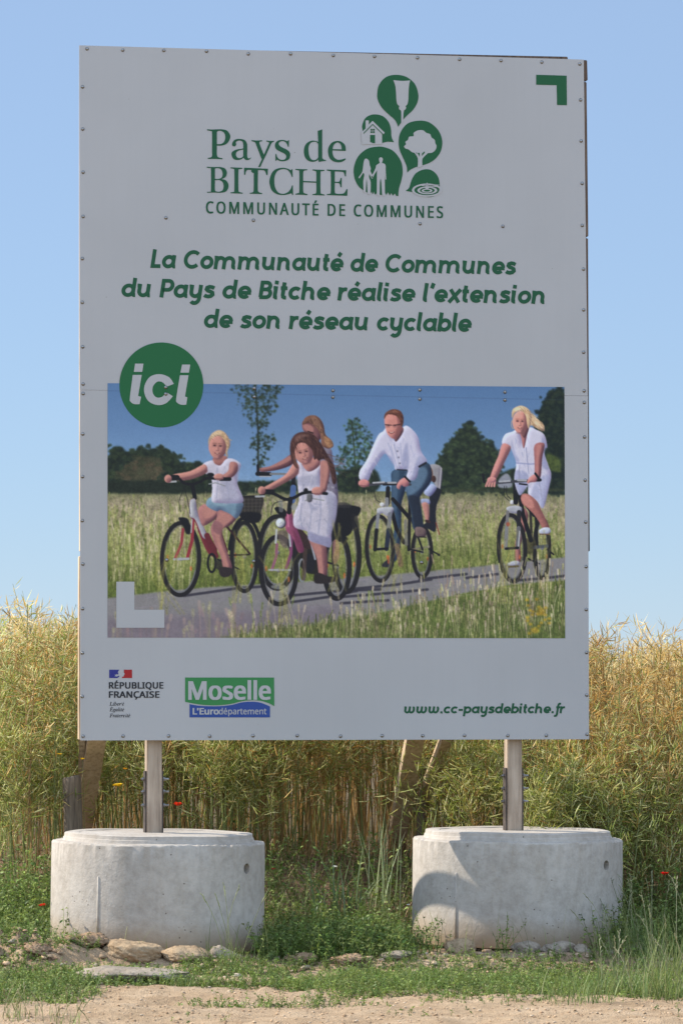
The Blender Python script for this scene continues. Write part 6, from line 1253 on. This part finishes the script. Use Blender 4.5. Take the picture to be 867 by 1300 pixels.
flower(843, 1111, .35, 'poppy', 'bright red poppy right of the ring with the curved shadows', 'poppy', RED, .026, 7, .5, 'red poppies')
flower(226, 1023, .55, 'poppy', 'orange red poppy beside the bolts of the left post', 'poppy', (.75, .06, .02), .028, 7, .55, 'red poppies')
flower(54, 1150, .2, 'poppy', 'small red poppy low on the soil left of the ring by the stake', 'poppy', RED, .024, 6, .3, 'red poppies')
flower(347, 1104, .9, 'poppy', 'tiny dull red poppy on the dry bank right of the ring by the stake', 'poppy', (.5, .05, .04), .014, 5, .4, 'red poppies')
flower(150, 998, .7, 'yellow_flower', 'largest yellow flower, between the round stake and the left post', 'flower', YEL, .030, 9, .15, 'yellow flowers at the edge of the field')
flower(105, 964, .95, 'yellow_flower', 'small yellow flower left of the left strut just under the billboard', 'flower', YEL, .016, 6, .3, 'yellow flowers at the edge of the field')
flower(76, 958, .9, 'yellow_flower', 'small yellow flower near the left edge above the round stake', 'flower', YEL, .016, 6, .3, 'yellow flowers at the edge of the field')
flower(159, 977, .9, 'yellow_flower', 'small orange yellow flower above the largest yellow flower', 'flower', (.7, .36, .02), .016, 6, .3, 'yellow flowers at the edge of the field')
flower(711, 1028, .75, 'yellow_flower', 'yellow flower in the rapeseed right of the right post', 'flower', YEL, .018, 7, .3, 'yellow flowers at the edge of the field')
flower(754, 990, .85, 'yellow_flower', 'yellow flower in the rapeseed below the right bottom corner of the billboard', 'flower', YEL, .014, 6, .3, 'yellow flowers at the edge of the field')
flower(425, 1101, .7, 'white_flower', 'small white flower on the dry bank between the rings', 'flower', (.8, .8, .76), .016, 7, .2, 'white flowers on the bank')
flower(518, 1149, .15, 'white_flower', 'tiny white flower beside the left edge of the ring with the curved shadows', 'flower', (.8, .8, .76), .010, 6, .2, 'white flowers on the bank')

# pebbles and crumbs of earth strewn on the track
peb = Soup()
def pebbles(n, x0, x1, y0, y1, r0, r1, pal):
    X = U(n, x0, x1); Yy = U(n, y0, y1); keep = ~in_ring(X, Yy, .02); X, Yy = X[keep], Yy[keep]; n = len(X); r = r0 + (r1 - r0) * RNG.rand(n) ** 3
    P = np.array([[1, 0, 0], [.3, .95, 0], [-.8, .6, 0], [-.8, -.6, 0], [.3, -.95, 0], [.55, .2, .7], [-.1, .6, .75], [-.5, -.2, .7], [.1, -.6, .72], [0, 0, -.4]])
    V = P[None] * (1 + .35 * RNG.randn(n, 10, 1) * .6) * r[:, None, None] * np.array([1.2, 1, .75]); a_ = U(n, 0, 6.283); c, s_ = np.cos(a_)[:, None], np.sin(a_)[:, None]
    V = np.stack([V[..., 0] * c - V[..., 1] * s_, V[..., 0] * s_ + V[..., 1] * c, V[..., 2]], -1) + np.stack([X, Yy, gz(X, Yy) + r * .15], 1)[:, None]
    peb.add(V, pick(pal, n), tris=[(0, 1, 5), (1, 6, 5), (1, 2, 6), (2, 7, 6), (2, 3, 7), (3, 8, 7), (3, 4, 8), (4, 5, 8), (4, 0, 5), (5, 6, 7), (5, 7, 8), (0, 9, 1), (1, 9, 2), (2, 9, 3), (3, 9, 4), (4, 9, 0)])
EARTH = np.array([[.38, .275, .18], [.31, .215, .14], [.43, .325, .225], [.27, .19, .12], [.40, .33, .25]])
pebbles(6000, -2.1, 2.1, -4.6, -1.2, .002, .009, EARTH * np.array([[1.05, .98, .9]])); pebbles(700, -2.2, 2.2, -1.3, -.6, .004, .024, EARTH); pebbles(600, -2.3, -1.3, -1.15, -.6, .005, .022, np.array([[.30, .185, .11], [.38, .26, .16], [.26, .155, .09]])); pebbles(900, -2.2, 2.2, -.4, 1.6, .004, .022, np.array([[.22, .14, .085], [.3, .2, .13]]))
tag(peb.build('track_pebbles', mat('pebble', (.4, .3, .2), .95, 0, lambda t, b: t.links.new((lambda a: (setattr(a, 'attribute_name', 'tint'), a.outputs[0])[1])(t.nodes.new('ShaderNodeAttribute')), b.inputs['Base Color']), .2)), kind='stuff')
